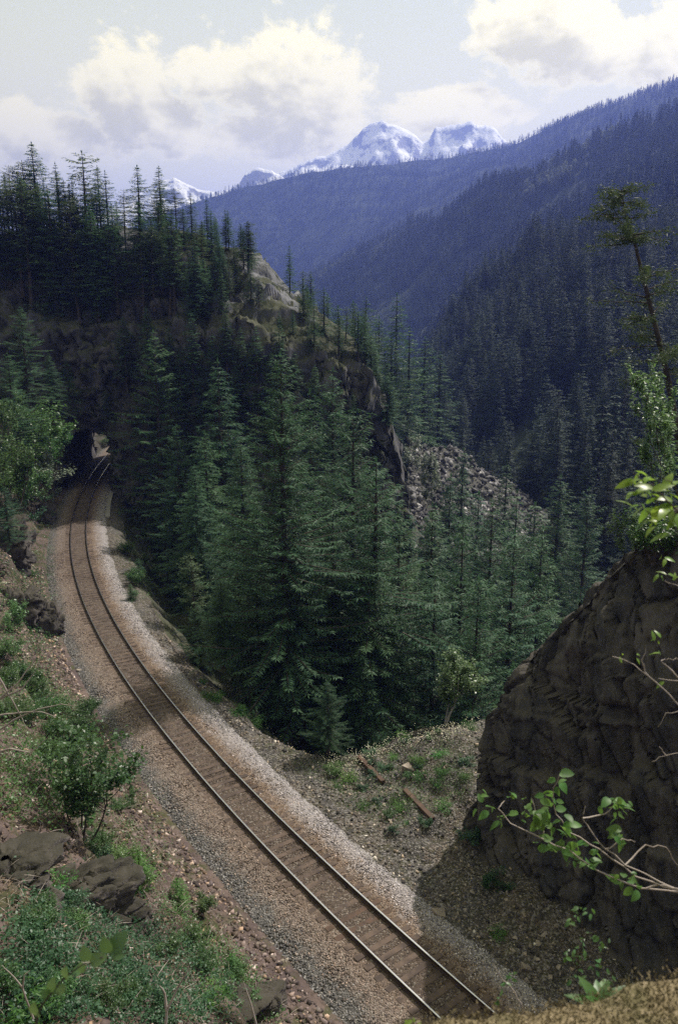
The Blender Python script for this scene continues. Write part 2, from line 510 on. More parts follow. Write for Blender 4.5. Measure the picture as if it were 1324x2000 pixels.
# ---- materials of the ground
def bank_mat():
    m, t = material('bank_soil'); p = pos(t)
    n1 = t.noise(p, 0.35, 5, 0.6); n2 = t.noise(p, 2.2, 6, 0.65); n3 = t.noise(p, 9.0, 5, 0.65)
    c = t.mix(t.sstep(n1, 0.35, 0.62), (0.082, 0.061, 0.060), (0.135, 0.100, 0.090))
    c = t.mix(t.sstep(n2, 0.5, 0.68), c, (0.058, 0.043, 0.034))
    c = t.mix(t.math('MULTIPLY', t.sstep(t.noise(p, 0.8, 5, 0.6, 0.3), 0.50, 0.62), 0.75), c, (0.05, 0.058, 0.022))
    c = t.mix(t.math('MULTIPLY', t.sstep(n3, 0.58, 0.7), 0.55), c, (0.21, 0.175, 0.165))
    vs_ = t.voro(p, 5.0, 'F1')
    h = t.math('ADD', t.math('MULTIPLY', n3, 0.6), t.math('MULTIPLY', t.math('SUBTRACT', 1.0, vs_), 0.7))
    finish(t, c, 0.95, h, 0.9, 0.12, 0.15); return m


def verge_mat():
    m, t = material('verge_rubble'); p = pos(t)
    n1 = t.noise(p, 0.5, 5, 0.6); n2 = t.noise(p, 3.0, 6, 0.65); n3 = t.noise(p, 14.0, 4, 0.6)
    c = t.mix(t.sstep(n1, 0.4, 0.6), (0.075, 0.068, 0.066), (0.11, 0.088, 0.072))
    c = t.mix(t.math('MULTIPLY', t.sstep(n2, 0.46, 0.60), 0.7), c, (0.055, 0.055, 0.024))
    vo = t.voro(p, 13.0, 'F1', 'Color'); vs_ = t.n('ShaderNodeSeparateColor', i_0=vo).outputs[0]
    c = t.mix(t.math('MULTIPLY', t.sstep(vs_, 0.55, 1.0), 0.6), c, (0.30, 0.28, 0.27))
    c = t.mix(t.sstep(vs_, 0.4, 0.0), c, (0.05, 0.048, 0.045))
    vd = t.voro(p, 13.0, 'F1')
    h = t.math('ADD', t.math('MULTIPLY', n3, 0.4), t.math('MULTIPLY', t.math('SUBTRACT', 1.0, vd), 1.0))
    finish(t, c, 0.95, h, 1.0, 0.07, 0.15); return m


def forest_floor_mat(name='forest_floor', c0=(0.020, 0.026, 0.015), c1=(0.036, 0.041, 0.022), c2=(0.085, 0.072, 0.056)):
    m, t = material(name); p = pos(t)
    n1 = t.noise(p, 0.12, 6, 0.6); n2 = t.noise(p, 0.9, 6, 0.65)
    c = t.mix(t.sstep(n1, 0.4, 0.62), c0, c1)
    c = t.mix(t.math('MULTIPLY', t.sstep(n2, 0.58, 0.72), 0.6), c, c2)
    finish(t, c, 0.97, n2, 0.8, 0.4, 0.1); return m


def ballast_mat():
    m, t = material('track_ballast'); p = pos(t)
    o = t.n('ShaderNodeAttribute', attribute_name='offset').outputs['Fac']
    jit = t.math('MULTIPLY', t.math('SUBTRACT', t.noise(p, 1.4, 5, 0.65), 0.5), 1.7)
    f = t.math('DIVIDE', t.math('ADD', t.math('ADD', o, jit), 4.5), 9.0)
    st = [(-4.2, (0.10, 0.096, 0.095)), (-2.5, (0.125, 0.118, 0.115)), (-2.0, (0.19, 0.15, 0.13)), (-0.95, (0.15, 0.108, 0.085)), (-0.6, (0.085, 0.062, 0.05)),
          (0.0, (0.10, 0.075, 0.06)), (0.6, (0.08, 0.058, 0.046)), (0.9, (0.135, 0.088, 0.060)), (1.4, (0.185, 0.135, 0.105)), (1.85, (0.25, 0.215, 0.21)), (2.5, (0.30, 0.275, 0.285)), (2.9, (0.22, 0.205, 0.20)), (4.2, (0.14, 0.13, 0.125))]
    c = t.ramp(f, [((a + 4.5) / 9.0, b) for a, b in st])
    vo = t.voro(p, 17.0, 'F1', 'Color'); vs_ = t.n('ShaderNodeSeparateColor', i_0=vo).outputs[0]
    c = t.mix(t.math('MULTIPLY', t.sstep(vs_, 0.35, 0.0), 0.75), c, (0.03, 0.024, 0.02))
    c = t.mix(t.math('MULTIPLY', t.sstep(vs_, 0.75, 1.0), 0.5), c, t.mix(0.5, c, (0.6, 0.55, 0.5)))
    vd = t.voro(p, 17.0, 'F1')
    finish(t, c, 0.9, t.math('SUBTRACT', 1.0, vd), 1.0, 0.06, 0.25); return m


M['bank'] = bank_mat(); M['verge'] = verge_mat(); M['forest_floor'] = forest_floor_mat(); M['ballast'] = ballast_mat()

# ---- left bank strip
S1 = s_of_y(128)
sv = np.arange(0.0, S1, 0.26); dv = np.concatenate([np.arange(2.2, 16, 0.2), np.arange(16, 60, 1.5)])
cx, cyy, nx, ny = track(sv)
X = cx[:, None] - nx[:, None] * dv; Y = cyy[:, None] - ny[:, None] * dv
Zb = z_ground(X, Y, np.broadcast_to(sv[:, None], X.shape), np.broadcast_to(-dv, X.shape))
# small sideways roughness so that steep steps are not smooth
off = fbm(xyz(X, Y, Zb) / 0.9, 3) * 0.28 * np.clip((dv - 4.5) / 2, 0, 1)
X = X + off * nx[:, None]; Y = Y + off * ny[:, None]
V = xyz(X, Y, Zb).reshape(-1, 3)
struct(obj('hillside', mesh('hillside', V, grid_faces(len(sv), len(dv))[:, ::-1], M['bank'], True)))

# ---- right of the track: verge, lip and gorge side
dv = np.concatenate([np.arange(2.0, 22, 0.22), np.arange(22, 80, 1.2)])
cx, cyy, nx, ny = track(sv)
X = cx[:, None] + nx[:, None] * dv; Y = cyy[:, None] + ny[:, None] * dv
Zr = z_ground(X, Y, np.broadcast_to(sv[:, None], X.shape), np.broadcast_to(dv, X.shape))
V = xyz(X, Y, Zr).reshape(-1, 3)
me = mesh('ground', V, grid_faces(len(sv), len(dv)), [M['verge'], M['forest_floor'], M['cliff']], True)
fc = V[grid_faces(len(sv), len(dv))].mean(1)
S_, O_ = np.broadcast_to(sv[:, None], X.shape).reshape(-1), np.broadcast_to(dv, X.shape).reshape(-1)
gf = grid_faces(len(sv), len(dv)); ee = O_[gf].mean(1) - np.interp(S_[gf].mean(1), E_S, E_O)
mi = np.where(ee > 1.6, 1, 0); mi[(ee > 1.0) & (ee < 7) & (fbm(fc / 3.0, 2) > 0.05)] = 2
me.polygons.foreach_set('material_index', mi.astype(np.int32)); struct(obj('ground', me))

# ---- far terrain sheet, in rings out to the last wooded ridge
ra = np.concatenate([np.geomspace(100, 500, 90), np.linspace(510, 3000, 190)])
aa = np.radians(np.linspace(-62, 62, 330))
R_, A_ = np.meshgrid(ra, aa, indexing='ij')
X = R_ * np.sin(A_); Y = R_ * np.cos(A_); Zf = z_far(X, Y)
Zf = Zf - np.clip((150 - R_) / 50, 0, 1) * 2.0 - 0.4
M['far_floor'] = forest_floor_mat('far_forest_floor', (0.018, 0.026, 0.018), (0.035, 0.045, 0.025), (0.09, 0.085, 0.07))
struct(obj('terrain', mesh('terrain', xyz(X, Y, Zf).reshape(-1, 3), grid_faces(len(ra), len(aa))[:, ::-1], M['far_floor'], True)))
# the land behind and beside the viewer, a plain skirt down at gorge level
sk = [(-9000, -3000, -60), (9000, -3000, -60), (9000, 9000, -130), (-9000, 9000, -130)]
struct(obj('valley_floor', mesh('valley_floor', np.array(sk, float), np.array([[0, 1, 2, 3]]), M['far_floor'])))


# ---- snow mountains
def snow_mat():
    m, t = material('snow_and_rock'); p = pos(t)
    up = upness(t); n1 = t.noise(p, 0.006, 7, 0.65); n2 = t.noise(p, 0.03, 5, 0.6)
    f = t.math('ADD', up, t.math('MULTIPLY', t.math('SUBTRACT', t.math('ADD', t.math('MULTIPLY', n1, 0.6), t.math('MULTIPLY', n2, 0.4)), 0.5), 1.5))
    c = t.mix(t.sstep(f, 0.50, 0.60), (0.32, 0.315, 0.31), (0.92, 0.91, 0.87))
    finish(t, c, 0.8, n2, 0.5, 12.0, 0.2); return m


M['snow'] = snow_mat()


def mountain(tab, r0, depth, mat, seed, jag):
    azs, els = [], []
    for a, b in tab:
        d = pix_dir(a, b); azs.append(math.atan2(d[0], d[1])); els.append(d[2] / math.hypot(d[0], d[1]))
    a = np.linspace(azs[0], azs[-1], 260); q = np.linspace(-1, 1, 110)
    el_ = np.interp(a, azs, els)
    A2, Q2 = np.meshgrid(a, q, indexing='ij'); r = r0 + Q2 * depth
    crestz = CAMH + r0 * el_[:, None]
    X = r * np.sin(A2); Y = r * np.cos(A2)
    nz = fbm(xyz(X, Y) / 260.0 + seed, 5, 0.55, True)
    prof = 1 - np.abs(Q2) ** 0.85
    zb = 60.0
    z = zb + (crestz - zb) * prof + (nz - 0.6) * jag * (0.25 + 0.75 * np.clip(np.abs(Q2) * 3, 0, 1))
    return mesh('mountain', xyz(X, Y, z).reshape(-1, 3), grid_faces(len(a), len(q))[:, ::-1], mat, False)


struct(obj('snow_mountain', mountain([(380, 420), (450, 385), (520, 345), (560, 324), (600, 306), (635, 300), (665, 282), (690, 268), (712, 248), (730, 237), (745, 234), (758, 244), (772, 247), (790, 256), (808, 262), (826, 280), (838, 274), (850, 254),
        (862, 258), (880, 249), (900, 244), (915, 240), (930, 246), (950, 249), (968, 257), (990, 275), (1060, 310), (1200, 380)], 3800, 700, M['snow'], 3, 85)))
struct(obj('rocky_mountain', mountain([(180, 430), (260, 380), (310, 356), (340, 345), (362, 356), (385, 368), (430, 372), (468, 352), (480, 334), (505, 324), (530, 333), (560, 350), (640, 400)], 3300, 450, M['snow'], 8, 45)))

# ---- haze: the valley air
hz_ = [(x, y, z) for x in (-9500, 9500) for y in (-3500, 9500) for z in (-140, 905)]
hf = [(0, 1, 3, 2), (4, 6, 7, 5), (0, 4, 5, 1), (2, 3, 7, 6), (0, 2, 6, 4), (1, 5, 7, 3)]
hm = bpy.data.materials.new('valley_haze'); hm.use_nodes = True; t = NT(hm.node_tree)
pv = t.n('ShaderNodeVolumePrincipled'); pv.inputs['Color'].default_value = (0.25, 0.34, 1.0, 1); pv.inputs['Density'].default_value = 0.00024
pv.inputs['Anisotropy'].default_value = 0.35
t.t.links.new(pv.outputs[0], t.n('ShaderNodeOutputMaterial').inputs['Volume'])
hz = stuff(obj('haze', mesh('haze', np.array(hz_, float), np.array(hf), hm)))
# ------------------------------------------------------------------ the rock rib with the tunnel
HX = np.array([-75, -60, -48, -38, -34, -26, -18, -11, -5, 2.4, 6.2, 8.2, 9.2, 11, 16, 24.0])
H_TOP = np.array([25, 24, 23, 21.5, 21.0, 21.2, 21.5, 21.6, 18.5, 16.2, 8.6, 1.5, -7.5, -15, -24, -32.0])     # brow of the cliff
H_CR = np.array([36, 35, 33, 33, 33, 33, 32.5, 29.5, 24.0, 18.5, 10, 3, -7, -16, -26, -34.0])               # crest behind it
Y_FT = np.array([92, 95, 98, 101.5, 101.5, 99.5, 95, 92, 89, 88, 88, 89, 90, 90, 90, 90.0])           # foot of the cliff
Y_TP = np.array([97, 99, 101, 103.6, 103.4, 102, 99, 97, 95, 95, 95, 95, 95, 95, 95, 95.0])
Y_CR = np.array([118, 117, 116, 116, 116, 116, 115, 114, 111, 106, 102, 101, 100, 100, 100, 100.0])
Z_FT = np.array([6, 4, 1, -0.9, -0.9, -6, -14, -18, -21, -25, -27, -29, -31, -33, -36, -38.0])
PORTAL_W, PORTAL_H = 3.05, 7.9


def arch(u):
    """height of the bore over the track at lateral offset u"""
    u = np.clip(np.abs(u) / PORTAL_W, 0, 1); return 4.3 + (PORTAL_H - 4.3) * np.sqrt(np.clip(1 - u ** 2.4, 0, 1))


hx_ = np.concatenate([np.arange(-75, -46, 0.6), np.arange(-46, -24, 0.24), np.arange(-24, 1, 0.34), np.arange(1, 11, 0.11), np.arange(11, 24, 0.5)])
NB = 250
q = np.linspace(0, 1, NB)
prof = []
for x in hx_:
    I = lambda tab: float(np.interp(x, HX, tab))
    zf, zt, zc, yf, yt, yc = I(Z_FT), I(H_TOP), I(H_CR), I(Y_FT), I(Y_TP), I(Y_CR)
    yb = yc + 14
    kp = np.array([(yf - 1.5, zf - 3), (yf, zf), (yf + (yt - yf) * 0.25, zf + (zt - zf) * 0.45), (yt - 1.1, zt - 2.2), (yt, zt - 0.4), (yt + 1.6, zt + 0.5), (yt + (yc - yt) * 0.5, zt + (zc - zt) * 0.62), (yc - 1.5, zc - 0.4), (yc + 1, zc), (yc + 4, zc - 3.5),
                   (yb - 2, (zc + zf) * 0.5), (yb, zf - 3)])
    L = np.concatenate([[0], np.cumsum(np.hypot(*np.diff(kp, axis=0).T))]); L /= L[-1]
    prof.append(np.stack([np.interp(q, L, kp[:, 0]), np.interp(q, L, kp[:, 1])], 1))
prof = np.array(prof)
X = np.broadcast_to(hx_[:, None], prof.shape[:2]).copy(); Y = prof[..., 0].copy(); Zh = prof[..., 1].copy()
P3 = xyz(X, Y, Zh)
# outward direction of the profile
ty = np.gradient(Y, axis=1); tz = np.gradient(Zh, axis=1); tl = np.hypot(ty, tz) + 1e-9
ny_, nz_ = -tz / tl, ty / tl
steep = np.clip(np.abs(ny_) * 1.6 - 0.3, 0.30, 1)
wob = fbm(P3 / 6.0, 2)[..., None] * 0.30
disp = steep * (facets(P3, (0.20, 0.22, 0.13), wob, 1, 1.9, 0.30, 0.6, 0.03) + facets(P3, (0.62, 0.62, 0.36), wob, 2, 0.6, 0.35, 0.25, 0.04) + facets(P3, (1.7, 1.7, 1.1), wob, 3, 0.30, 0.35, 0.08, 0.05)) + fbm(P3 / 7.0, 3) * 1.3 * (0.4 + 0.6 * steep)
hb = cells(P3 * np.array([0.14, 0.14, 0.09]), 5)[2]
disp = disp + steep * (joints(P3, (1.0, 0.2, 0.3), 3.2, 0.9, 0.6, 11, hb * 5.3) + joints(P3, (-0.3, 0.2, 1.0), 2.4, 0.6, 0.6, 12, hb * 8.1) + joints(P3, (0.8, 0.1, -0.5), 0.9, 0.25, 0.6, 13, hb * 3.3))
# a pale rounded knob of bare rock at the right shoulder of the crest
Y2 = Y + ny_ * disp; Z2 = Zh + nz_ * disp
X = X + steep * (0.8 * fbm(P3 / 2.2 + 7, 3) + joints(P3, (0.3, 0.3, 1.0), 1.6, 0.8, 0.5, 21, hb * 4.4))
V = xyz(X, Y2, Z2).reshape(-1, 3)
F = grid_faces(len(hx_), NB)
fc = V[F].mean(1)
S_, O_ = so(fc[:, 0], fc[:, 1])
rag = 0.5 * fbm(fc / 1.1, 2)
hole = (np.abs(O_) < PORTAL_W - 0.3 + rag) & (fc[:, 2] < arch(O_) - 0.4 + rag) & (fc[:, 2] > -4)
keep = ~hole
F = F[keep]; fc = fc[keep]
me = mesh('hill', V, F, [M['cliff'], M['pale_cliff'], M['forest_floor']], False)
nrm = np.empty(len(me.polygons) * 3, np.float32); me.polygons.foreach_get('normal', nrm); nrm = nrm.reshape(-1, 3)
mi = np.zeros(len(F), int)
mi[(nrm[:, 2] > 0.62) & (fbm(fc / 4.0, 3) > 0.0)] = 2
knob = (fc[:, 0] > -15.5) & (fc[:, 0] < -3) & (fc[:, 1] > 100) & (fc[:, 1] < 116) & (fc[:, 2] > 19.5)
mi[knob & (fbm(fc / 3.0 + 5, 3) > -0.10)] = 1
kn2 = (np.abs(fc[:, 0] + 27) < 2.4) & (np.abs(fc[:, 2] - 31) < 2.2); mi[kn2] = 1
me.polygons.foreach_set('material_index', mi.astype(np.int32))
struct(obj('hill', me))

# the bore itself, an unlined rough arch following the curve
ss = np.linspace(s_of_y(103.6), s_of_y(129.0), 60)
u = np.linspace(-1, 1, 41)
sec = []
for a in u:
    if abs(a) > 0.62:
        k = (abs(a) - 0.62) / 0.38; sec.append((math.copysign(PORTAL_W, a), 4.3 - 5.2 * k))
    else:
        o_ = a / 0.62 * PORTAL_W; sec.append((o_, float(arch(o_))))
sec = np.array(sec)
cx, cyy, nx, ny = track(ss)
X = cx[:, None] + nx[:, None] * sec[:, 0]; Y = cyy[:, None] + ny[:, None] * sec[:, 0]; Zt = np.broadcast_to(sec[:, 1], X.shape)
P3 = xyz(X, Y, Zt); n = fbm(P3 / 1.7, 4) * 0.45 + (cells(P3 * 0.5, 5)[2] - 0.5) * 0.5 - 0.1
sx = np.sign(sec[:, 0]) * np.clip(np.abs(sec[:, 0]) / PORTAL_W, 0, 1) ** 2
X = X + nx[:, None] * sx * (-n) * -1; Y = Y + ny[:, None] * sx * n; Zt = Zt + np.where(np.abs(sec[:, 0]) < PORTAL_W * 0.9, n, 0)
struct(obj('tunnel', mesh('tunnel', xyz(X, Y, Zt).reshape(-1, 3), grid_faces(len(ss), len(sec)), M['cliff'], False)))

# bank beyond the tunnel, seen through the bore
gx = np.linspace(-46, -33, 50); gy = np.linspace(131, 152, 60)
X, Y = np.meshgrid(gx, gy, indexing='ij'); s_, o_ = so(X, Y)
bank = np.where(o_ < -3.0, -0.6 + (-o_ - 3.0) * 1.3, -0.6) + fbm(xyz(X, Y) / 2.0, 4) * 0.7 * np.clip((-o_ - 2.8), 0, 1)
bank = np.where(Y > 143, np.maximum(bank, -0.6 + (Y - 143) * 0.9), bank)
struct(obj('far_bank', mesh('far_bank', xyz(X, Y, bank).reshape(-1, 3), grid_faces(len(gx), len(gy)), M['ledge'], False)))

# ------------------------------------------------------------------ track bed, rails, sleepers
sv = np.arange(0, _ts[-1] - 0.5, 0.16); dv = np.arange(-3.9, 3.41, 0.115)
cx, cyy, nx, ny = track(sv)
Sg, Og = np.meshgrid(sv, dv, indexing='ij')
yy = np.broadcast_to(cyy[:, None], Sg.shape)
top = np.interp(Og, [-3.9, -3.4, -2.0, -1.35, -0.75, -0.5, 0.5, 0.75, 1.3, 2.2, 2.75, 3.4], [-1.0, -0.66, -0.30, -0.205, -0.20, -0.192, -0.192, -0.20, -0.20, -0.26, -0.40, -0.80])
thin = np.clip((24.5 - yy) / 3, 0, 1) * 0.45                  # ballast lies lower between the sleepers at the near end
top = top - 0.035 * thin * (np.abs(Og) < 1.5)
X = cx[:, None] + nx[:, None] * Og; Y = cyy[:, None] + ny[:, None] * Og
P3 = xyz(X, Y)
top = top + fbm(P3 / 0.5, 3) * 0.018 + fbm(P3 / 3.0, 2) * 0.03 + (cells(P3 * 7.0, 3)[2] - 0.5) * 0.03
struct(obj('track_bed', mesh('track_bed', xyz(X, Y, top).reshape(-1, 3), grid_faces(len(sv), len(dv)), M['ballast'], False, {'offset': Og})))


def rust_mat(name, c0, c1, rough=0.7, metal=0.0):
    m, t = material(name); p = pos(t)
    c = t.mix(t.sstep(t.noise(p, 2.0, 5, 0.6), 0.35, 0.65), c0, c1)
    finish(t, c, rough, t.noise(p, 30, 3), 0.3, 0.01, 0.3, metal=metal); return m


M['rail_head'] = rust_mat('polished_rail', (0.62, 0.60, 0.60), (0.55, 0.53, 0.54), 0.32, 1.0)
M['rail_side'] = rust_mat('rusty_rail', (0.040, 0.026, 0.022), (0.065, 0.042, 0.034), 0.8)
M['sleeper'] = rust_mat('sleeper_wood', (0.055, 0.040, 0.034), (0.11, 0.078, 0.062), 0.85)
M['red_sleeper'] = rust_mat('new_sleeper_wood', (0.060, 0.040, 0.031), (0.095, 0.058, 0.042), 0.85)
M['concrete'] = rust_mat('old_concrete', (0.20, 0.19, 0.18), (0.30, 0.28, 0.26), 0.9)

trk = empty('railway_track', (float(track(s_of_y(40))[0]), 40, 0)); tag(trk, 'single railway track curving through the cutting into the tunnel', 'railway track')
o0 = np.array(trk.location)
RP = np.array([(-0.070, -0.172), (-0.070, -0.160), (-0.012, -0.140), (-0.010, -0.045), (-0.036, -0.034), (-0.036, -0.006), (-0.028, 0.0), (0.028, 0.0), (0.036, -0.006), (0.036, -0.034), (0.010, -0.045), (0.012, -0.140), (0.070, -0.160), (0.070, -0.172)])
sv = np.arange(0.0, _ts[-1] - 0.5, 0.6); cx, cyy, nx, ny = track(sv)
for side in (-1, 1):
    o_ = side * 0.7525 + RP[:, 0]
    V = xyz(cx[:, None] + nx[:, None] * o_, cyy[:, None] + ny[:, None] * o_, np.broadcast_to(RP[:, 1], (len(sv), len(o_)))).reshape(-1, 3) - o0
    me = mesh('rail', V, grid_faces(len(sv), len(RP)), [M['rail_side'], M['rail_head']])
    k = np.tile(np.arange(len(RP) - 1), len(sv) - 1); me.polygons.foreach_set('material_index', ((k >= 5) & (k <= 7)).astype(np.int32))
    obj('rail', me, trk)


def box(sx, sy, sz, bev=0.012, z0=0.0):
    bm = bmesh.new(); bmesh.ops.create_cube(bm, size=1.0)
    for v in bm.verts: v.co = Vector((v.co.x * sx, v.co.y * sy, v.co.z * sz + z0))
    if bev: bmesh.ops.bevel(bm, geom=bm.edges[:], offset=bev, segments=1, affect='EDGES')
    me = bpy.data.meshes.new('box'); bm.to_mesh(me); bm.free(); return me


sm = []
for k, m in enumerate(('sleeper', 'sleeper', 'red_sleeper')):
    me = box(2.55, 0.235, 0.16); me.name = 'sleeper'; me.materials.append(M[m]); sm.append(me)
r_ = random.Random(5)
s0 = s_of_y(17.0)
for i in range(205):
    s = s0 + i * 0.56 + r_.uniform(-0.02, 0.02)
    if s > s_of_y(128): break
    x, y, nx1, ny1 = [float(a) for a in track(s)]
    me = sm[2] if (23.0 < y < 25.6 and r_.random() < 0.55) else sm[0]
    o = obj('sleeper', me, trk); o.location = (x - o0[0], y - o0[1], -0.172 - 0.08 - 0.003 - r_.uniform(0.0, 0.016))
    o.rotation_euler = (r_.uniform(-0.01, 0.01), r_.uniform(-0.006, 0.006), math.atan2(ny1, nx1) + r_.uniform(-0.012, 0.012))

# low concrete wall holding the ballast beside the tunnel mouth
sw = np.linspace(s_of_y(86), s_of_y(102.5), 26); cx, cyy, nx, ny = track(sw)
sec = np.array([(2.78, -5.5), (2.78, -0.33), (3.10, -0.33), (3.10, -5.5)])
e0 = np.array([cx[12] + nx[12] * 3, cyy[12] + ny[12] * 3, -5.5])
V = xyz(cx[:, None] + nx[:, None] * sec[:, 0], cyy[:, None] + ny[:, None] * sec[:, 0], np.broadcast_to(sec[:, 1], (len(sw), 4))).reshape(-1, 3) - e0
F = list(map(tuple, grid_faces(len(sw), 4))) + [(0, 1, 2, 3), tuple(len(V) - 1 - i for i in range(4))]
wl = empty('retaining_wall', tuple(e0)); tag(wl, 'grey concrete retaining wall edging the ballast beside the tunnel mouth', 'retaining wall')
obj('wall', mesh('wall', V, F, M['concrete']), wl)
sec2 = np.array([(2.70, -0.33), (2.70, -0.20), (3.18, -0.20), (3.18, -0.33)])
V = xyz(cx[:, None] + nx[:, None] * sec2[:, 0], cyy[:, None] + ny[:, None] * sec2[:, 0], np.broadcast_to(sec2[:, 1] + 0.002, (len(sw), 4))).reshape(-1, 3) - e0
obj('coping', mesh('coping', V, list(map(tuple, grid_faces(len(sw), 4))) + [(0, 1, 2, 3), tuple(len(V) - 1 - i for i in range(4))], M['concrete']), wl)

# ------------------------------------------------------------------ right-hand rock of the cutting
RW = np.array([-3, -1.2, -0.35, 0.0, 0.3, 1.0, 2.0, 3.0, 5.0, 8.0, 12, 20.0])
RT = np.array([-4, -2.0, 0.8, 4.6, 6.6, 7.8, 9.0, 10.3, 12.9, 16.4, 18.2, 18.8])
Q0 = np.array([5.4, 30.1]); e_ = np.array([0.565, -0.825]); n_ = np.array([0.825, 0.565])
wv_ = np.arange(-3, 14, 0.075); NBR = 250
prof = []
for w_ in wv_:
    zt = float(np.interp(w_, RW, RT)); zb = -1.2
    kp = np.array([(-0.7 - 0.02 * w_, zb), (0.0, zb + 0.7), (0.15, zb + (zt - zb) * 0.35), (0.35, zb + (zt - zb) * 0.6), (0.9, zb + (zt - zb) * 0.86), (1.5, zt - 0.25), (2.3, zt + 0.15), (4.0, zt + 0.5), (7.0, zt * 0.9), (10.0, zt * 0.45 - 1), (11.0, -7.0)])
    L = np.concatenate([[0], np.cumsum(np.hypot(*np.diff(kp, axis=0).T))]); L /= L[-1]
    qq = np.concatenate([np.linspace(0, 0.66, 215), np.linspace(0.67, 1, NBR - 215)])
    prof.append(np.stack([np.interp(qq, L, kp[:, 0]), np.interp(qq, L, kp[:, 1])], 1))
prof = np.array(prof); Qn = prof[..., 0]; Zr = prof[..., 1]
Wn = np.broadcast_to(wv_[:, None], Qn.shape)
tq = np.gradient(Qn, axis=1); tz = np.gradient(Zr, axis=1); tl = np.hypot(tq, tz) + 1e-9
nq, nz_ = -tz / tl, tq / tl
# slabs leaning to the left: shear the coordinates before cutting them into blocks
P3 = np.stack([Wn + 0.30 * Zr, Qn, Zr], -1)
wob = fbm(P3 / 3.0, 2)[..., None] * 0.22


b1, b2, bid, bl_ = cells(P3 * np.array([0.30, 0.3, 0.16]) + wob * 0.5, 7, True)
c1, c2, cid_ = cells(P3 * np.array([0.9, 0.8, 0.5]) + wob * 0.5, 8)
Pj = np.stack([Wn, Qn, Zr], -1)
disp = (bid - 0.5) * 0.8
disp = disp + joints(Pj, (1.0, 0.15, 0.34), 1.7, 0.62, 1.05, 1, bid * 7.3) + joints(Pj, (0.9, -0.1, 0.55), 0.6, 0.16, 0.8, 2, cid_ * 5.1)
disp = disp + joints(Pj, (-0.25, 0.1, 1.0), 2.3, 0.28, 0.35, 3, bid * 3.7) + joints(Pj, (-0.4, 0.0, 1.0), 0.8, 0.12, 0.45, 4, cid_ * 9.1)
disp = disp - 0.35 * (b2 - b1 < 0.03) - 0.14 * (c2 - c1 < 0.05)
Qn = Qn + nq * disp; Zr = Zr + nz_ * disp * 0.45
wjit = fbm(P3 / 2.2 + 40, 2) * 0.2
V = xyz(Q0[0] + e_[0] * (Wn + wjit) + n_[0] * Qn, Q0[1] + e_[1] * (Wn + wjit) + n_[1] * Qn, Zr).reshape(-1, 3)
ctr = np.array([Q0[0] + e_[0] * 5 + n_[0] * 4, Q0[1] + e_[1] * 5 + n_[1] * 4, -1.0])
ro = obj('rock_outcrop', mesh('rock_outcrop', V - ctr, grid_faces(len(wv_), NBR)[:, ::-1], M['outcrop'], False)); ro.location = ctr
tag(ro, 'tall fractured brown rock face in shade on the right of the cutting', 'rock')
# ------------------------------------------------------------------ vegetation materials
def leaf_mat(name, c0, c1, trans=0.25, rough=0.6, spec=0.3, tcol=None, var=0.55, patch=0.35):
    m, t = material(name)
    oi = t.n('ShaderNodeObjectInfo').outputs['Random']
    p = pos(t)
    n = t.noise(p, patch, 3, 0.6)
    f = t.math('ADD', t.math('MULTIPLY', oi, 0.55), t.math('MULTIPLY', t.sstep(n, 0.35, 0.65), 0.45))
    c = t.mix(f, c0, c1)
    hs = t.n('ShaderNodeHueSaturation', i_Color=c)
    t.inp(hs, 'Value', t.math('ADD', 1.0 - var / 2, t.math('MULTIPLY', t.math('FRACT', t.math('MULTIPLY', oi, 7.31)), var)))
    t.inp(hs, 'Hue', t.math('ADD', 0.476, t.math('MULTIPLY', t.math('FRACT', t.math('MULTIPLY', oi, 3.77)), 0.042)))
    c = hs.outputs[0]
    finish(t, c, rough, None, spec=spec, trans=trans, trans_col=(t.mix(0.5, c, tcol) if tcol else None)); return m


M['needles'] = leaf_mat('fir_needles', (0.034, 0.088, 0.052), (0.070, 0.132, 0.062), 0.36, 0.55, 0.2, (0.07, 0.15, 0.05))
M['needles_yellow'] = leaf_mat('pine_needles', (0.048, 0.085, 0.040), (0.080, 0.120, 0.055), 0.36, 0.55, 0.2, (0.08, 0.11, 0.03))
M['needles_far'] = leaf_mat('far_needles', (0.015, 0.031, 0.024), (0.030, 0.052, 0.036), 0.12, 0.7, 0.2, patch=0.02, var=0.6)  # bluish dark copy of the fir green: far-slope shadow put into the colour
M['needles_pale'] = leaf_mat('far_pale_leaves', (0.13, 0.16, 0.11), (0.20, 0.22, 0.16), 0.2, 0.7, 0.2, patch=0.02)
M['leaf'] = leaf_mat('shrub_leaves', (0.035, 0.095, 0.030), (0.075, 0.155, 0.045), 0.33, 0.40, 0.45, (0.12, 0.22, 0.03))
M['leaf_bright'] = leaf_mat('birch_leaves', (0.075, 0.15, 0.055), (0.12, 0.20, 0.08), 0.38, 0.38, 0.5, (0.18, 0.28, 0.06))
M['leaf_glossy'] = leaf_mat('salal_leaves', (0.025, 0.075, 0.035), (0.05, 0.12, 0.05), 0.18, 0.45, 0.35, (0.08, 0.18, 0.03))
M['leaf_pale'] = leaf_mat('willow_leaves', (0.13, 0.17, 0.12), (0.20, 0.24, 0.17), 0.3, 0.5, 0.4)
M['fern'] = leaf_mat('fern_fronds', (0.04, 0.13, 0.025), (0.08, 0.20, 0.035), 0.3, 0.5, 0.3, (0.12, 0.25, 0.03))
M['fore_leaf'] = leaf_mat('near_leaves', (0.055, 0.14, 0.035), (0.10, 0.20, 0.05), 0.42, 0.48, 0.35, (0.20, 0.34, 0.05))
M['lime_leaf'] = leaf_mat('lime_leaves', (0.13, 0.24, 0.03), (0.20, 0.32, 0.05), 0.5, 0.35, 0.5, (0.30, 0.45, 0.05))
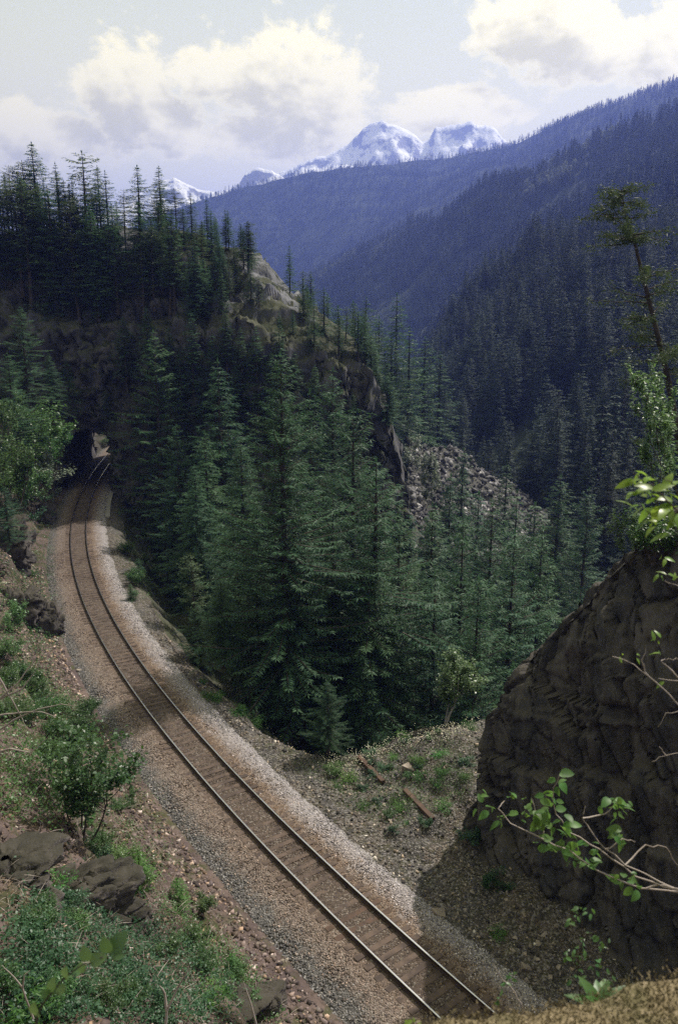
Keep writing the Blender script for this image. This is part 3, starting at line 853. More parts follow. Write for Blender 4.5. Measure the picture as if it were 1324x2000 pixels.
M['bark'] = rust_mat('conifer_bark', (0.035, 0.028, 0.024), (0.075, 0.060, 0.050), 0.95)
M['grey_bark'] = rust_mat('grey_bark', (0.16, 0.15, 0.14), (0.28, 0.26, 0.24), 0.9)
M['twig'] = rust_mat('dead_twig', (0.22, 0.18, 0.16), (0.36, 0.31, 0.28), 0.85)


def kites(B, D, L, Wd, N, drp=0.0):
    """narrow leaf blades: base B, direction D, length L, width Wd, normal hint N -> V, F(quads)"""
    D = D / (np.linalg.norm(D, axis=1)[:, None] + 1e-9)
    S = np.cross(D, N); S /= np.linalg.norm(S, axis=1)[:, None] + 1e-9
    L = np.broadcast_to(L, (len(B),))[:, None]; Wd = np.broadcast_to(Wd, (len(B),))[:, None]
    mid = B + D * L * 0.45; tip = B + D * L; tip = tip - np.array([0, 0, 1.0]) * L * drp
    V = np.stack([B, mid + S * Wd * 0.5, tip, mid - S * Wd * 0.5], 1).reshape(-1, 3)
    F = np.arange(len(B) * 4).reshape(-1, 4)
    return V, F


def conifer(seed, H, R, cb, levels, nb, step, tl, tw, droop=0.25, up0=0.35, low=-0.15, ragged=0.3, shape=0.85, lean=0.0, bend=0.0, gap=0.08, wood=True, tops=0.0):
    """trunk mesh and crown mesh of one conifer, base at origin"""
    g = np.random.default_rng(seed)
    tb = [np.zeros((0, 3)), np.zeros((0, 4), int)]
    tz_ = np.linspace(0, 1, 10)
    axis = lambda t: np.array([lean * H * t + bend * H * math.sin(t * 3.1), 0.25 * bend * H * math.sin(t * 5.0), H * t])
    tp = np.array([axis(t) for t in tz_])
    tr = 0.013 * H * (1 - tz_) ** 0.8 + 0.012; tr[0] *= 1.35
    wparts = [tube(tp, tr, 7)]
    Bs, Ds, Ls, Ws, Ns = [], [], [], [], []
    for i in range(levels):
        t = (i + g.uniform(-0.7, 0.7)) / levels
        zz = cb + (1 - cb) * max(0.0, min(t, 0.995)) ** 0.92
        tt = (zz - cb) / (1 - cb)
        rad = R * ((1 - tt) ** shape) * (0.55 + 0.45 * min(1, (tt + 0.03) / 0.12)) + 0.10 * R * (1 - tt) ** 0.3 * 0.5
        if tops and tt > 0.6: rad = rad + tops * R * math.sin((tt - 0.6) / 0.4 * math.pi)
        c0 = axis(zz); a0 = g.uniform(0, 6.28)
        lobe = 1.0 + 0.30 * math.sin(3.1 * tt * 7 + seed) * ragged
        for b in range(nb):
            if g.random() < gap: continue
            a = a0 + b * 6.283 / nb + g.uniform(-0.45, 0.45)
            Lb = rad * lobe * (1 + 0.35 * ragged * math.sin(2 * a + 9 * tt + seed)) * g.uniform(1 - ragged, 1 + ragged * 0.6)
            dr = droop * g.uniform(0.4, 1.6)
            if Lb < 0.08: continue
            el = low + (up0 - low) * tt + g.uniform(-0.24, 0.24)
            nq_ = max(3, int(Lb / step))
            qq = np.linspace(0.12, 1.0, nq_)
            px_ = Lb * qq * math.cos(el); pz = Lb * qq * math.sin(el) - dr * Lb * qq ** 2 + 0.10 * Lb * qq ** 5
            bp = c0 + np.stack([px_ * math.cos(a), px_ * math.sin(a), pz], 1)
            if wood and Lb > 0.5:
                wparts.append(tube(np.array([c0, bp[len(bp) // 2], bp[-1]]), [0.010 * Lb + 0.008, 0.006 * Lb + 0.005, 0.003], 3))
            for sgn in (-1, 1):
                da = a + sgn * g.uniform(0.75, 1.25, nq_)
                ln = tl * (0.45 + 0.75 * np.sin(np.clip(qq * 1.02, 0, 1) * 2.6)) * g.uniform(0.6, 1.2, nq_) * min(1.0, 0.35 + Lb / 1.6)
                Bs.append(bp); Ls.append(ln); Ws.append(tw * g.uniform(0.7, 1.2, nq_))
                Ds.append(np.stack([np.cos(da), np.sin(da), g.uniform(-0.42, 0.22, nq_)], 1))
                Ns.append(np.stack([g.normal(0, 0.45, nq_), g.normal(0, 0.45, nq_), np.ones(nq_)], 1))
            Bs.append(bp[-1:]); Ls.append(np.array([tl * 0.8])); Ws.append(np.array([tw]))
            Ds.append(np.array([[math.cos(a), math.sin(a), -0.2]])); Ns.append(np.array([[0.1, 0.1, 1.0]]))
    # leader
    Bs.append(np.array([axis(0.985)] * 3)); Ls.append(np.full(3, 0.02 * H + tl * 0.6)); Ws.append(np.full(3, tw)); Ds.append(np.array([[0.1, 0, 1.0], [-0.1, 0.1, 1], [0, -0.1, 1]])); Ns.append(g.normal(size=(3, 3)))
    V, F = kites(np.concatenate(Bs), np.concatenate(Ds), np.concatenate(Ls), np.concatenate(Ws), np.concatenate(Ns), 0.10)
    return join(wparts), (V, F)


PROTO = {}


def proto(name, H, wood, crown, bark, needles):
    PROTO[name] = (H, mesh(name + '_trunk', wood[0], wood[1], bark), mesh(name + '_crown', crown[0], crown[1], needles))


for k in range(3):
    wd, cr = conifer(100 + k, 17.0, 3.6, [0.24, 0.16, 0.10][k], [70, 74, 66][k], 6, 0.10, 0.36, 0.060, [0.10, 0.26, 0.16][k], [0.5, 0.35, 0.6][k], [0.0, -0.2, -0.05][k], [0.65, 0.5, 0.7][k], [0.7, 0.85, 0.75][k], gap=[0.24, 0.12, 0.22][k])
    proto('fir_near%d' % k, 17.0, wd, cr, M['bark'], M['needles'])
wd, cr = conifer(130, 25.0, 4.3, 0.20, 112, 6, 0.115, 0.42, 0.062, 0.12, 0.5, -0.05, 0.62, 0.72, gap=0.20)
proto('fir_big', 25.0, wd, cr, M['bark'], M['needles'])
for k in range(4):
    wd, cr = conifer(200 + k, 16.0, [2.6, 3.1, 2.3, 2.8][k], [0.12, 0.22, 0.30, 0.05][k], 52, 5, 0.19, 0.50, 0.115, 0.20, 0.4, -0.12, 0.55, 0.82, gap=0.14)
    proto('fir_mid%d' % k, 16.0, wd, cr, M['bark'], M['needles'])
for k in range(3):
    wd, cr = conifer(300 + k, 15.0, [2.0, 2.3, 1.9][k], [0.45, 0.38, 0.30][k], 30, 5, 0.20, 0.52, 0.13, 0.05, 0.25, 0.0, 0.55, 0.45, 0.02 * (k - 1), 0.012, 0.28, True, 0.25)
    proto('pine_mid%d' % k, 15.0, wd, cr, M['bark'], M['needles_yellow'])
for k in range(4):
    wd, cr = conifer(400 + k, 22.0, [3.0, 3.6, 2.6, 3.2][k], [0.06, 0.12, 0.2, 0.05][k], 26, 5, 0.8, 1.25, 0.42, 0.20, 0.4, -0.1, 0.42, 0.85, wood=False)
    proto('fir_low%d' % k, 22.0, wd, cr, M['bark'], M['needles_far'])


wd, cr = conifer(500, 1.5, 0.62, 0.02, 16, 6, 0.05, 0.17, 0.035, 0.12, 0.7, 0.25, 0.2, 0.8)
proto('fir_sap', 1.5, wd, cr, M['bark'], M['fern'])


for k in range(4):
    H_, tm_, cm_ = PROTO['fir_mid%d' % k]; c2_ = cm_.copy(); c2_.name = 'fir_far%d_crown' % k; c2_.materials[0] = M['needles_far']; PROTO['fir_far%d' % k] = (H_, tm_, c2_)


def place(kind, x, y, z, h, label, group=None, name='conifer_tree', cat='tree', width=1.0, rz=None, r=random.Random(11), needles=None):
    H, tm, cm = PROTO[kind]; s = h / H
    e = empty(name, (x, y, z), r.uniform(0, 6.28) if rz is None else rz, (s * width, s * width, s)); tag(e, label, cat, group)
    obj('trunk', tm, e); c = obj('crown', cm, e)
    if needles is not None: c.data = needles
    return e


def top_tree(kind, px, py, y, label, group=None, width=1.0, sink=0.3, name='conifer_tree', hmin=4, hmax=40):
    """tree whose tip is seen at a pixel, standing on the ground at distance y"""
    p = pix(px, py, y); zg = float(Z(p[0], p[1])[0]) - sink
    h = min(max(p[2] - zg, hmin), hmax)
    return place(kind, p[0], p[1], p[2] - h, h, label, group, name, width=width)


# hill surface height for the trees on the rib
def z_hill(x, y):
    I = lambda tab: float(np.interp(x, HX, tab))
    yt, yc, zt, zc = I(Y_TP), I(Y_CR), I(H_TOP), I(H_CR)
    if y < yt: return zt - 1.0
    return float(np.interp(y, [yt, yt + 1.6, yt + (yc - yt) * 0.5, yc, yc + 4], [zt - 0.4, zt + 0.5, zt + (zc - zt) * 0.62, zc, zc - 3.5]))


r_ = random.Random(21)
# ---- single trees by the track and in the ravine
HERO = [
    ('fir_big', 548, 692, 48.5, 'largest broad fir with bare lower trunk at the edge of the ravine', 1.0),
    ('fir_near1', 605, 765, 68.0, 'fir close right behind the largest fir in the ravine', 1.0),
    ('fir_near2', 650, 722, 72.0, 'tall slim fir right of the largest one in the ravine', 1.0),
    ('fir_near1', 425, 705, 82.0, 'tall fir left of the largest one in the ravine clump', 1.15),
    ('fir_near2', 300, 648, 93.0, 'fir standing just right of the tunnel mouth', 1.25),
    ('fir_near2', 345, 832, 79.0, 'bushy lighter fir between tunnel wall and ravine', 1.45),
    ('fir_near1', 400, 845, 73.0, 'fir behind the rock hump beside the track', 1.2),
    ('fir_near1', 470, 860, 66.0, 'fir in the left half of the ravine clump', 1.2),
    ('fir_near0', 690, 800, 62.0, 'fir before the dark end of the cliff', 1.2),
    ('fir_near2', 735, 900, 52.0, 'rounded fir at the right end of the ravine clump', 1.3),
    ('fir_near1', 650, 960, 53.0, 'dense fir right of the bare trunk at the ravine edge', 1.25),
    ('fir_near2', 500, 990, 54.0, 'dense fir left of the bare trunk at the ravine edge', 1.25),
    ('fir_near0', 780, 1010, 56.0, 'slender fir at the foot of the cliff end', 1.0),
    ('fir_near1', 845, 985, 66.0, 'fir below the pale scree', 1.05),
    ('fir_near0', 905, 1010, 60.0, 'thin tall fir before the scree', 1.0),
    ('fir_near2', 962, 985, 72.0, 'dark fir at the right foot of the scree', 1.15),
    ('fir_near0', 1005, 1040, 58.0, 'tall thin fir left of the shaded rock face', 1.1),
    ('fir_near1', 1060, 1030, 64.0, 'dark fir just above the shaded rock face', 1.1),
    ('fir_near2', 1150, 955, 84.0, 'broad fir beyond the top of the shaded rock face', 1.25),
    ('fir_near1', 1095, 930, 96.0, 'fir right of the scree in the gorge', 1.1),
    ('fir_mid2', 905, 880, 122.0, 'fir growing on the upper scree', 1.1),
    ('fir_mid0', 990, 905, 126.0, 'fir growing on the right of the scree', 1.2),
    ('fir_mid3', 850, 985, 100.0, 'fir before the lower left of the scree', 1.2),
    ('fir_mid2', 800, 1000, 92.0, 'fir between cliff end and scree', 1.1),
    ('fir_mid1', 880, 930, 104.0, 'fir in front of the middle of the scree', 1.2),
    ('fir_mid0', 935, 965, 98.0, 'fir hiding the lower right of the scree', 1.3),
    ('fir_mid3', 1010, 960, 104.0, 'fir at the right end of the scree', 1.3),
    ('fir_mid1', 1045, 985, 100.0, 'fir right of the scree among darker ones', 1.2),
    ('fir_near0', 935, 1130, 50.0, 'slim fir right behind the pale young birch', 1.1),
    ('fir_near2', 850, 1120, 52.0, 'leafy low fir left of the pale young birch', 1.3),
    ('fir_near1', 720, 1080, 50.0, 'low dense fir over the dark hollow of the ravine', 1.35),
    ('fir_near2', 590, 1090, 52.0, 'low dense fir filling the middle of the ravine', 1.4),
]
for kd, px_, py_, yy_, lb, wd_ in HERO: top_tree(kd, px_, py_, yy_, lb, None, wd_ * (1.0 if kd == 'fir_big' else r_.uniform(0.72, 0.95)), hmax=30)
# small ones on the lip
for kd, px_, py_, yy_, h, lb in [('fir_near2', 640, 1330, 37.6, 4.2, 'small drooping hemlock on the lip of the verge'), ('fir_near1', 430, 1130, 47.0, 6.0, 'small spreading fir beside the track at the ravine lip'),
                                 ('fir_near2', 385, 1180, 50.0, 4.6, 'low bright green fir left of the ravine lip'), ('fir_near2', 270, 1090, 66.0, 3.5, 'little fir on the rock hump near the track'),
                                 ('fir_near2', 255, 1140, 60.0, 2.2, 'dwarf fir at the edge of the ballast')]:
    p = pix(px_, py_, yy_); place(kd, p[0], p[1], p[2] - h, h, lb, width=1.5)

# ---- ravine filler
gN = 'firs crowding the ravine right of the track'
k = 0
for _ in range(500):
    y = r_.uniform(46, 96); px_ = r_.uniform(330, 1180)
    p = pix(px_, 1000, y); x = p[0]; s, o = so(x, y); o = float(o[0])
    if o < 6.5 or x > 34: continue
    zg = float(Z(x, y)[0])
    if y > 84 and x < 9: continue
    h = r_.uniform(10, 19)
    # keep the tips below the cliff brow and the rib's end
    lim = float(np.interp(px_, [330, 480, 600, 700, 780, 830, 900, 1000, 1180], [820, 800, 830, 900, 1060, 1080, 1060, 1050, 1000]))
    zt_ = float(pix(px_, lim + r_.uniform(0, 160), y)[2]); h = min(h, zt_ - zg)
    lim_z = max(0.0, (o - 3.5) / 0.92) * math.tan(SUN_EL); h = min(h, lim_z - zg)      # the line stays in the sun
    if h < 5: continue
    wd_ = r_.uniform(0.75, 1.15)
    lb = '%s %s fir %s %s' % (pick(h, [(9, 'low'), (14, 'mid-sized'), (99, 'tall')]), 'slim' if wd_ < 0.95 else 'broad', pick(y, [(58, 'close behind the lip'), (72, 'midway back'), (199, 'far back')]),
                              pick(px_, [(420, 'in the ravine near the tunnel'), (500, 'in the left ravine clump'), (590, 'in the middle of the ravine'), (680, 'under the cliff in the ravine'), (780, 'at the cliff end'), (870, 'below the left of the scree'), (960, 'below the right of the scree'), (1060, 'left of the shaded rock top'), (9999, 'behind the shaded rock')]))
    place(r_.choice(['fir_mid0', 'fir_mid1', 'fir_mid2', 'fir_mid3', 'fir_near1', 'fir_near2', 'pine_mid0', 'pine_mid2']), x, y, zg - 0.2, h, lb, gN, width=wd_); k += 1
    if k >= 48: break

# ---- wood on the rib above the tunnel
gH = 'conifers on the rocky hill above the tunnel'
CREST = [(15, 325, 19), (62, 280, 20), (35, 345, 16), (108, 318, 16), (140, 345, 14), (156, 296, 17), (190, 325, 14), (205, 335, 13), (268, 325, 13), (310, 326, 13), (340, 370, 10), (372, 378, 8), (403, 390, 6), (445, 412, 7.5), (470, 436, 6.5), (240, 372, 12), (85, 350, 16), (510, 505, 3.0), (538, 530, 3.0)]
for i, (px_, py_, h) in enumerate(CREST):
    y = 112 + r_.uniform(-3, 3); p = pix(px_, py_, y)
    zz = z_hill(p[0], y); h2 = max(p[2] - zz + 0.4, 3.0)
    kd = 'fir_mid%d' % (i % 4) if i % 5 else 'pine_mid%d' % (i % 3)
    place(kd, p[0], y, p[2] - h2, h2, '%s on the hill skyline, %s' % ('small fir' if px_ > 425 else 'tall fir' if h2 > 13 else 'conifer', pick(px_, [(30, 'leftmost'), (50, 'second from left'), (75, 'the highest tip'), (95, 'just right of the highest tip'), (120, 'left of the twin tops'), (150, 'short one left of a tall tip'), (170, 'left of the flat tops'), (198, 'left of the flat-topped group'), (215, 'right of the flat-topped group'), (250, 'in the dip'), (290, 'left of the dark pair at right'), (325, 'right of the dark pair at right'), (355, 'where it starts to fall'), (390, 'above the small bare knob'), (425, 'alone before the bare shoulder'), (460, 'upper one on the bare shoulder'), (490, 'lower one on the bare shoulder'), (520, 'upper tiny one by the pale rock'), (999, 'lowest tiny one by the pale rock')])), ['conifers along the hill skyline', 'lone firs on the bare shoulder'][px_ > 425], width=1.15 + 0.3 * (i % 3) / 2)
k = 0
for _ in range(900):
    x = r_.uniform(-60, -13); yt = float(np.interp(x, HX, Y_TP)); y = yt + 0.8 + r_.random() ** 1.5 * 13
    if -17 < x < -5 and y > 103 and r_.random() < 0.85: continue
    if x > -6: y = yt + 0.5 + r_.random() * 6
    if abs(x + 27) < 2.6 and y > 106: continue
    if -11.5 < x < -6.5 and y < 106 and _ % 3: continue
    dmax = 1.0
    zz = z_hill(x, y); h = r_.uniform(8.5, 14.5) * (1.0 if x > -34 else 1.2)
    if x > -20: h *= 0.66 if x < -15 else 0.5
    if x > -9: h *= 0.75
    kd = r_.choice(['fir_mid0', 'fir_mid1', 'fir_mid2', 'fir_mid3', 'fir_mid0', 'fir_mid3', 'pine_mid0', 'pine_mid2'])
    lim = float(np.interp(proj(x, y, zz)[0], [0, 60, 110, 160, 200, 270, 310, 350, 400, 450, 480, 560, 700], [335, 312, 340, 328, 345, 352, 350, 392, 425, 470, 505, 570, 640])) + r_.uniform(0, 45)
    h = min(h, float(pix(proj(x, y, zz)[0], lim, y)[2]) - zz + 0.5)
    if h < 3.0: continue
    wd_ = r_.uniform(1.05, 1.45)
    lb = '%s %s %s %s %s' % (pick(h, [(9, 'short'), (13, 'mid-sized'), (99, 'tall')]), 'slim' if wd_ < 1.22 else 'broad', kd.split('_')[0], pick(y - yt, [(2.5, 'on the cliff brow'), (6, 'on the lower slope'), (9.5, 'halfway up the slope'), (99, 'near the crest')]),
                             pick(proj(x, y, zz)[0], [(40, 'at the far left of the hill'), (100, 'left of the tunnel'), (160, 'over the left half of the tunnel'), (220, 'straight above the tunnel'), (280, 'right of the tunnel cliff'), (345, 'left of the small bare knob'), (420, 'beside the pale rock shoulder'), (540, 'below the pale rock shoulder'), (9999, 'on the descending cliff brow')]))
    place(kd, x, y, zz - 0.5, h, lb, gH, width=wd_); k += 1
    if k >= 108: break
# smaller firs down the spur, leaving one pale face of rock open
k = 0
for _ in range(400):
    x = r_.uniform(-17, 6.5); yt = float(np.interp(x, HX, Y_TP)); yc = float(np.interp(x, HX, Y_CR)); y = r_.uniform(yt - 0.2, yc + 1.5)
    if -10.8 < x < -6.8 and y > yt + 3.5: continue
    zz = z_hill(x, y); h = r_.uniform(3.2, 7.0); kd = r_.choice(['fir_mid0', 'fir_mid1', 'fir_mid3', 'fir_mid3', 'pine_mid2']); wd_ = r_.uniform(1.1, 1.6); qx = proj(x, y, zz)[0]
    lb = '%s %s %s on the spur %s, %s' % ('little' if h < 4.6 else 'taller', 'slim' if wd_ < 1.35 else 'bushy', kd.split('_')[0], pick((y - yt) / (yc - yt), [(0.33, 'low by the brow'), (0.66, 'midway up'), (9, 'by its crest')]),
                                      pick(qx, [(430, 'left of the pale face'), (480, 'beside the pale face'), (530, 'below the pale face'), (580, 'right of the pale face'), (630, 'halfway down the spur'), (690, 'near the spur end'), (9999, 'at the spur end')]))
    place(kd, x, y, zz - 0.5, h, lb, 'firs down the spur', width=wd_); k += 1
    if k >= 46: break
# a few clinging to the cliff face and the descending brow
for px_, py_, yy_, h, lb in [(330, 640, 97.5, 10, 'fir clinging to the cliff face right of the tunnel'), (470, 640, 94, 9, 'fir on a ledge of the cliff in mid picture'), (205, 760, 99.5, 4, 'little fir on the cliff above the tunnel mouth'), (590, 640, 98, 5, 'small fir on the descending brow of the cliff'),
                             (640, 665, 99, 6, 'fir on the brow near the end of the cliff'), (545, 610, 99, 5, 'small fir under the pale rock shoulder'), (740, 770, 98, 3, 'stunted fir at the steep end of the cliff'), (130, 700, 98, 7, 'fir in the cleft left of the tunnel cliff')]:
    p = pix(px_, py_, yy_); place(r_.choice(['fir_mid0', 'fir_mid3']), p[0], p[1], p[2] - h, h, lb, width=1.25)

for i_, (px_, py_, h, txt) in enumerate([(372, 610, 10, 'at its left, high up'), (415, 655, 11, 'left of its middle'), (440, 610, 8, 'high in its middle'), (500, 640, 10, 'right of its middle'), (530, 690, 11, 'low right of its middle'), (575, 690, 9, 'under the brow'), (615, 715, 9, 'near its right end'), (650, 745, 8, 'low near its right end'),
                                         (350, 690, 11, 'low at its left'), (460, 720, 12, 'low in its middle'), (690, 770, 6, 'at the steep right end'), (395, 740, 11, 'lowest left'), (545, 625, 7, 'on the brow under the pale shoulder'), (240, 620, 9, 'close right of the tunnel cliff'), (285, 600, 9, 'on the brow right of the tunnel')]):
    d_ = pix_dir(px_, py_); yy_ = 97.0
    for _k in range(4):
        p = pix(px_, py_, yy_); I = lambda tab: float(np.interp(p[0], HX, tab)); zf, zt, yf, yt = I(Z_FT), I(H_TOP), I(Y_FT), I(Y_TP)
        yy_ = float(np.interp(p[2] - h, [zf, zf + (zt - zf) * 0.45, zt - 2.2, zt], [yf, yf + (yt - yf) * 0.25, yt - 1.1, yt])) - 0.6
    place('fir_mid%d' % (i_ % 4), p[0], yy_, p[2] - h, h, 'ledge fir on the cliff right of the tunnel, ' + txt, 'firs on the cliff ledges', width=1.2)

# ---- left bank before the tunnel
for px_, py_, yy_, h, wd_, lb in [(40, 600, 84, 11, 1.3, 'tall fir on the left bank before the tunnel'), (95, 690, 90, 8, 1.3, 'fir leaning over the left side of the tunnel mouth'), (15, 690, 74, 10, 1.35, 'dark fir at the left edge above the track'),
                                  (8, 950, 60, 5, 1.5, 'lowest fir on the left bank')]:
    p = pix(px_, py_, yy_); place(r_.choice(['fir_near1', 'fir_near2']), p[0], p[1], p[2] - h, h, lb, width=wd_)

# ---- firs behind the rib and on the far side of the gorge: the nearest as single trees
gV = 'firs on the far side of the gorge'
LOWL = 'fir in the dark forest on the far side of the gorge'
for px_, py_, yy_ in [(575, 560, 150), (610, 570, 155), (640, 578, 150), (690, 590, 140), (715, 582, 145), (740, 620, 150), (775, 575, 165), (800, 640, 150), (660, 600, 135), (605, 590, 140), (560, 570, 160), (830, 660, 160), (765, 660, 140), (860, 690, 165), (705, 640, 128), (670, 630, 128)]:
    p = pix(px_, py_, yy_); h = r_.uniform(18, 24)
    place('fir_mid%d' % r_.randrange(4), p[0], p[1], p[2] - h, h, '%s fir behind the cliff end, tip %s' % ('tall' if h > 21 else 'shorter', pick(px_, [(570, 'nearest the pale rock shoulder'), (590, 'just right of the pale rock shoulder'), (608, 'over the cliff brow'), (630, 'over the brow, slightly right'), (650, 'left of the brow end'), (665, 'at the brow end'), (680, 'low at the brow end'), (700, 'above the steep cliff end'), (710, 'low above the steep cliff end'), (730, 'right above the steep cliff end'), (755, 'right of the cliff end'), (770, 'low right of the cliff end'), (790, 'highest right of the cliff end'), (820, 'toward the scree'), (850, 'over the scree'), (999, 'right over the scree')])), 'firs behind the end of the cliff', width=1.4)
k = 0; near_pts = []
cand = []
for _ in range(2600):
    r = 105 + 200 * r_.random() ** 1.3; a = r_.uniform(0.03, 0.44)
    x, y = r * math.sin(a), r * math.cos(a)
    if y < 150 and x < 40: continue
    cand.append((r, x, y))
cand.sort()
used = []
for r, x, y in cand:
    if any((x - u) ** 2 + (y - v) ** 2 < 5.5 ** 2 for u, v in used): continue
    used.append((x, y))
    zz = max(float(z_far(x, y)), float(Z(x, y)[0]) if r < 150 else -99)
    h = r_.uniform(15, 25)
    LOWL = '%s fir %s in the gorge forest %s' % (pick(h, [(18, 'shorter'), (22, 'mid-sized'), (99, 'tall')]), pick(r, [(135, 'near'), (165, 'further back'), (999, 'deep')]),
                                                 pick(proj(x, y, zz)[0], [(800, 'below the valley notch'), (900, 'beyond the scree'), (1000, 'right of the scree'), (1100, 'above the shaded rock face'), (1200, 'left of the leaning pine'), (9999, 'behind the leaning pine')]))
    place(('fir_far%d' if k % 5 else 'fir_low%d') % (k % 4), x, y, zz - 0.3, h, LOWL, gV, width=r_.uniform(0.9, 1.2)); k += 1
    if k >= 40: break
RLAST = r

# ------------------------------------------------------------------ the far forest: one mass
pts, sc, rz, vi = [], [], [], []
g = np.random.default_rng(77)


def rings(r0, r1, n, azl, azr):
    r = np.sqrt(g.uniform(r0 ** 2, r1 ** 2, n)); a = g.uniform(azl, azr, n); return r * np.sin(a), r * np.cos(a), r, a


for r0, r1, n in ((112, 330, 2600), (330, 700, 13000), (700, 1300, 24000), (1300, 2450, 34000)):
    x, y, r, a = rings(r0, r1, n, -0.42, 0.52)
    z = z_far(x, y)
    ok = ~((r < RLAST + 2) & (a > 0.03) & (a < 0.44)) & ~((r < 190) & (a < 0.03) & (a > -0.06)) & (r < cA(a)[0] + 30)
    ok &= ~((y < 150) & (x < 38))
    n1 = fbm(xyz(x, y) / 90.0 + 3, 3)
    clear = (n1 > 0.30) & (r > 180); ok &= ~(clear & (g.random(len(x)) < 0.75))
    pale = (fbm(xyz(x, y) / np.array([220.0, 150.0, 1.0]) + 60, 3) > 0.24) & (g.random(len(x)) < 0.5) & (r > 300)
    x, y, z, r, pale = x[ok], y[ok], z[ok], r[ok], pale[ok]
    pts.append(xyz(x, y, z - 0.5)); sc.append(np.where(pale, g.uniform(0.45, 0.75, len(x)), (0.45 + 0.75 * g.random(len(x)) ** 1.3) * (1 + 0.35 * fbm(xyz(x, y) / 45.0 + 20, 2)) * np.where(r < 420, 1.25, np.where(r > 700, 0.68, 0.9)))); rz.append(g.uniform(0, 6.28, len(x)))
    vi.append(np.where(pale, 8, g.integers(0, 4, len(x)) + np.where(r < 420, 4, 0)))
# wood behind the hill on the left and along the rib's back
x = g.uniform(-150, 20, 600); y = g.uniform(132, 260, 600)
ok = (np.hypot(x + 38, y - 140) > 16); x, y = x[ok], y[ok]
z = z_far(x, y) + 0; pts.append(xyz(x, y, z)); sc.append(g.uniform(0.7, 1.1, len(x))); rz.append(g.uniform(0, 6.28, len(x))); vi.append(g.integers(0, 4, len(x)))
pts = np.concatenate(pts); sc = np.concatenate(sc); rz = np.concatenate(rz); vi = np.concatenate(vi)

# pale leafy crown used among the far conifers
gp = np.random.default_rng(5); n = 260
th = gp.uniform(0, 6.28, n); ph = np.arccos(gp.uniform(-1, 1, n)); rr = gp.uniform(0.5, 1, n) ** 0.5
B = np.stack([rr * np.sin(ph) * np.cos(th) * 4.0, rr * np.sin(ph) * np.sin(th) * 4.0, 9 + rr * np.cos(ph) * 8], 1)
V, F = kites(B, gp.normal(size=(n, 3)), 1.8, 1.2, gp.normal(size=(n, 3)))
PALE = mesh('pale_crown', V, F, M['needles_pale'])


def scatter(name, P, scale, rot, geo_objs, idx=None, tilt=None):
    """one object that instances existing meshes on its own points"""
    me = bpy.data.meshes.new(name); P = np.asarray(P, np.float32)
    me.vertices.add(len(P)); me.vertices.foreach_set('co', P.ravel())
    for nm, v in (('sc', scale), ('rz', rot)):
        a = me.attributes.new(nm, 'FLOAT', 'POINT'); a.data.foreach_set('value', np.asarray(v, np.float32))
    a = me.attributes.new('vi', 'INT', 'POINT'); a.data.foreach_set('value', np.asarray(idx if idx is not None else np.zeros(len(P)), np.int32))
    tx, ty_ = tilt if tilt is not None else (np.zeros(len(P)), np.zeros(len(P)))
    for nm, v in (('tx', tx), ('ty', ty_)):
        a = me.attributes.new(nm, 'FLOAT', 'POINT'); a.data.foreach_set('value', np.asarray(v, np.float32))
    o = obj(name, me)
    ng = bpy.data.node_groups.new(name, 'GeometryNodeTree')
    ng.interface.new_socket('Geometry', in_out='INPUT', socket_type='NodeSocketGeometry')
    ng.interface.new_socket('Geometry', in_out='OUTPUT', socket_type='NodeSocketGeometry')
    N = ng.nodes; Lk = ng.links
    gi = N.new('NodeGroupInput'); go = N.new('NodeGroupOutput')
    def attr(nm, ty='FLOAT'):
        a = N.new('GeometryNodeInputNamedAttribute'); a.data_type = ty; a.inputs[0].default_value = nm
        return [q for q in a.outputs if q.enabled][0]
    ip = N.new('GeometryNodeInstanceOnPoints')
    jn = N.new('GeometryNodeGeometryToInstance')
    for q in reversed(geo_objs):
        if isinstance(q, bpy.types.Object):
            oi = N.new('GeometryNodeObjectInfo'); oi.transform_space = 'ORIGINAL'; oi.inputs['Object'].default_value = q
            Lk.new(oi.outputs['Geometry'], jn.inputs[0])
        else:
            Lk.new(q(N, Lk), jn.inputs[0])
    Lk.new(gi.outputs[0], ip.inputs['Points']); Lk.new(jn.outputs[0], ip.inputs['Instance'])
    ip.inputs['Pick Instance'].default_value = True; Lk.new(attr('vi', 'INT'), ip.inputs['Instance Index'])
    cr = N.new('ShaderNodeCombineXYZ'); Lk.new(attr('tx'), cr.inputs[0]); Lk.new(attr('ty'), cr.inputs[1]); Lk.new(attr('rz'), cr.inputs[2])
    Lk.new(cr.outputs[0], ip.inputs['Rotation']); Lk.new(attr('sc'), ip.inputs['Scale'])
    Lk.new(ip.outputs[0], go.inputs[0])
    md = o.modifiers.new(name, 'NODES'); md.node_group = ng
    return stuff(o)


# a pale-leaved tree on the far slope carries that crown
x_, y_ = 60.0, 330.0; e = empty('broadleaf_tree', (x_, y_, float(z_far(x_, y_)) - 0.4), 0.4, (0.8, 0.8, 0.85)); tag(e, 'pale leafy tree among firs on the far wooded slope', 'tree')
PALE_OBJ = obj('crown', PALE, e); V, F = tube(np.array([(0, 0, 0), (0.1, 0, 6), (0.0, 0.1, 13)]), [0.22, 0.15, 0.03], 6); obj('trunk', mesh('pale_trunk', V, F, M['grey_bark']), e)
lows = []
for nm in ['fir_low0', 'fir_low1', 'fir_low2', 'fir_low3', 'fir_far0', 'fir_far1', 'fir_far2', 'fir_far3']:
    for o in bpy.data.objects:
        if o.type == 'MESH' and o.data == PROTO[nm][2]: lows.append(o); break
assert len(lows) == 8
ff = scatter('forest', pts, sc, rz, lows + [PALE_OBJ], vi)
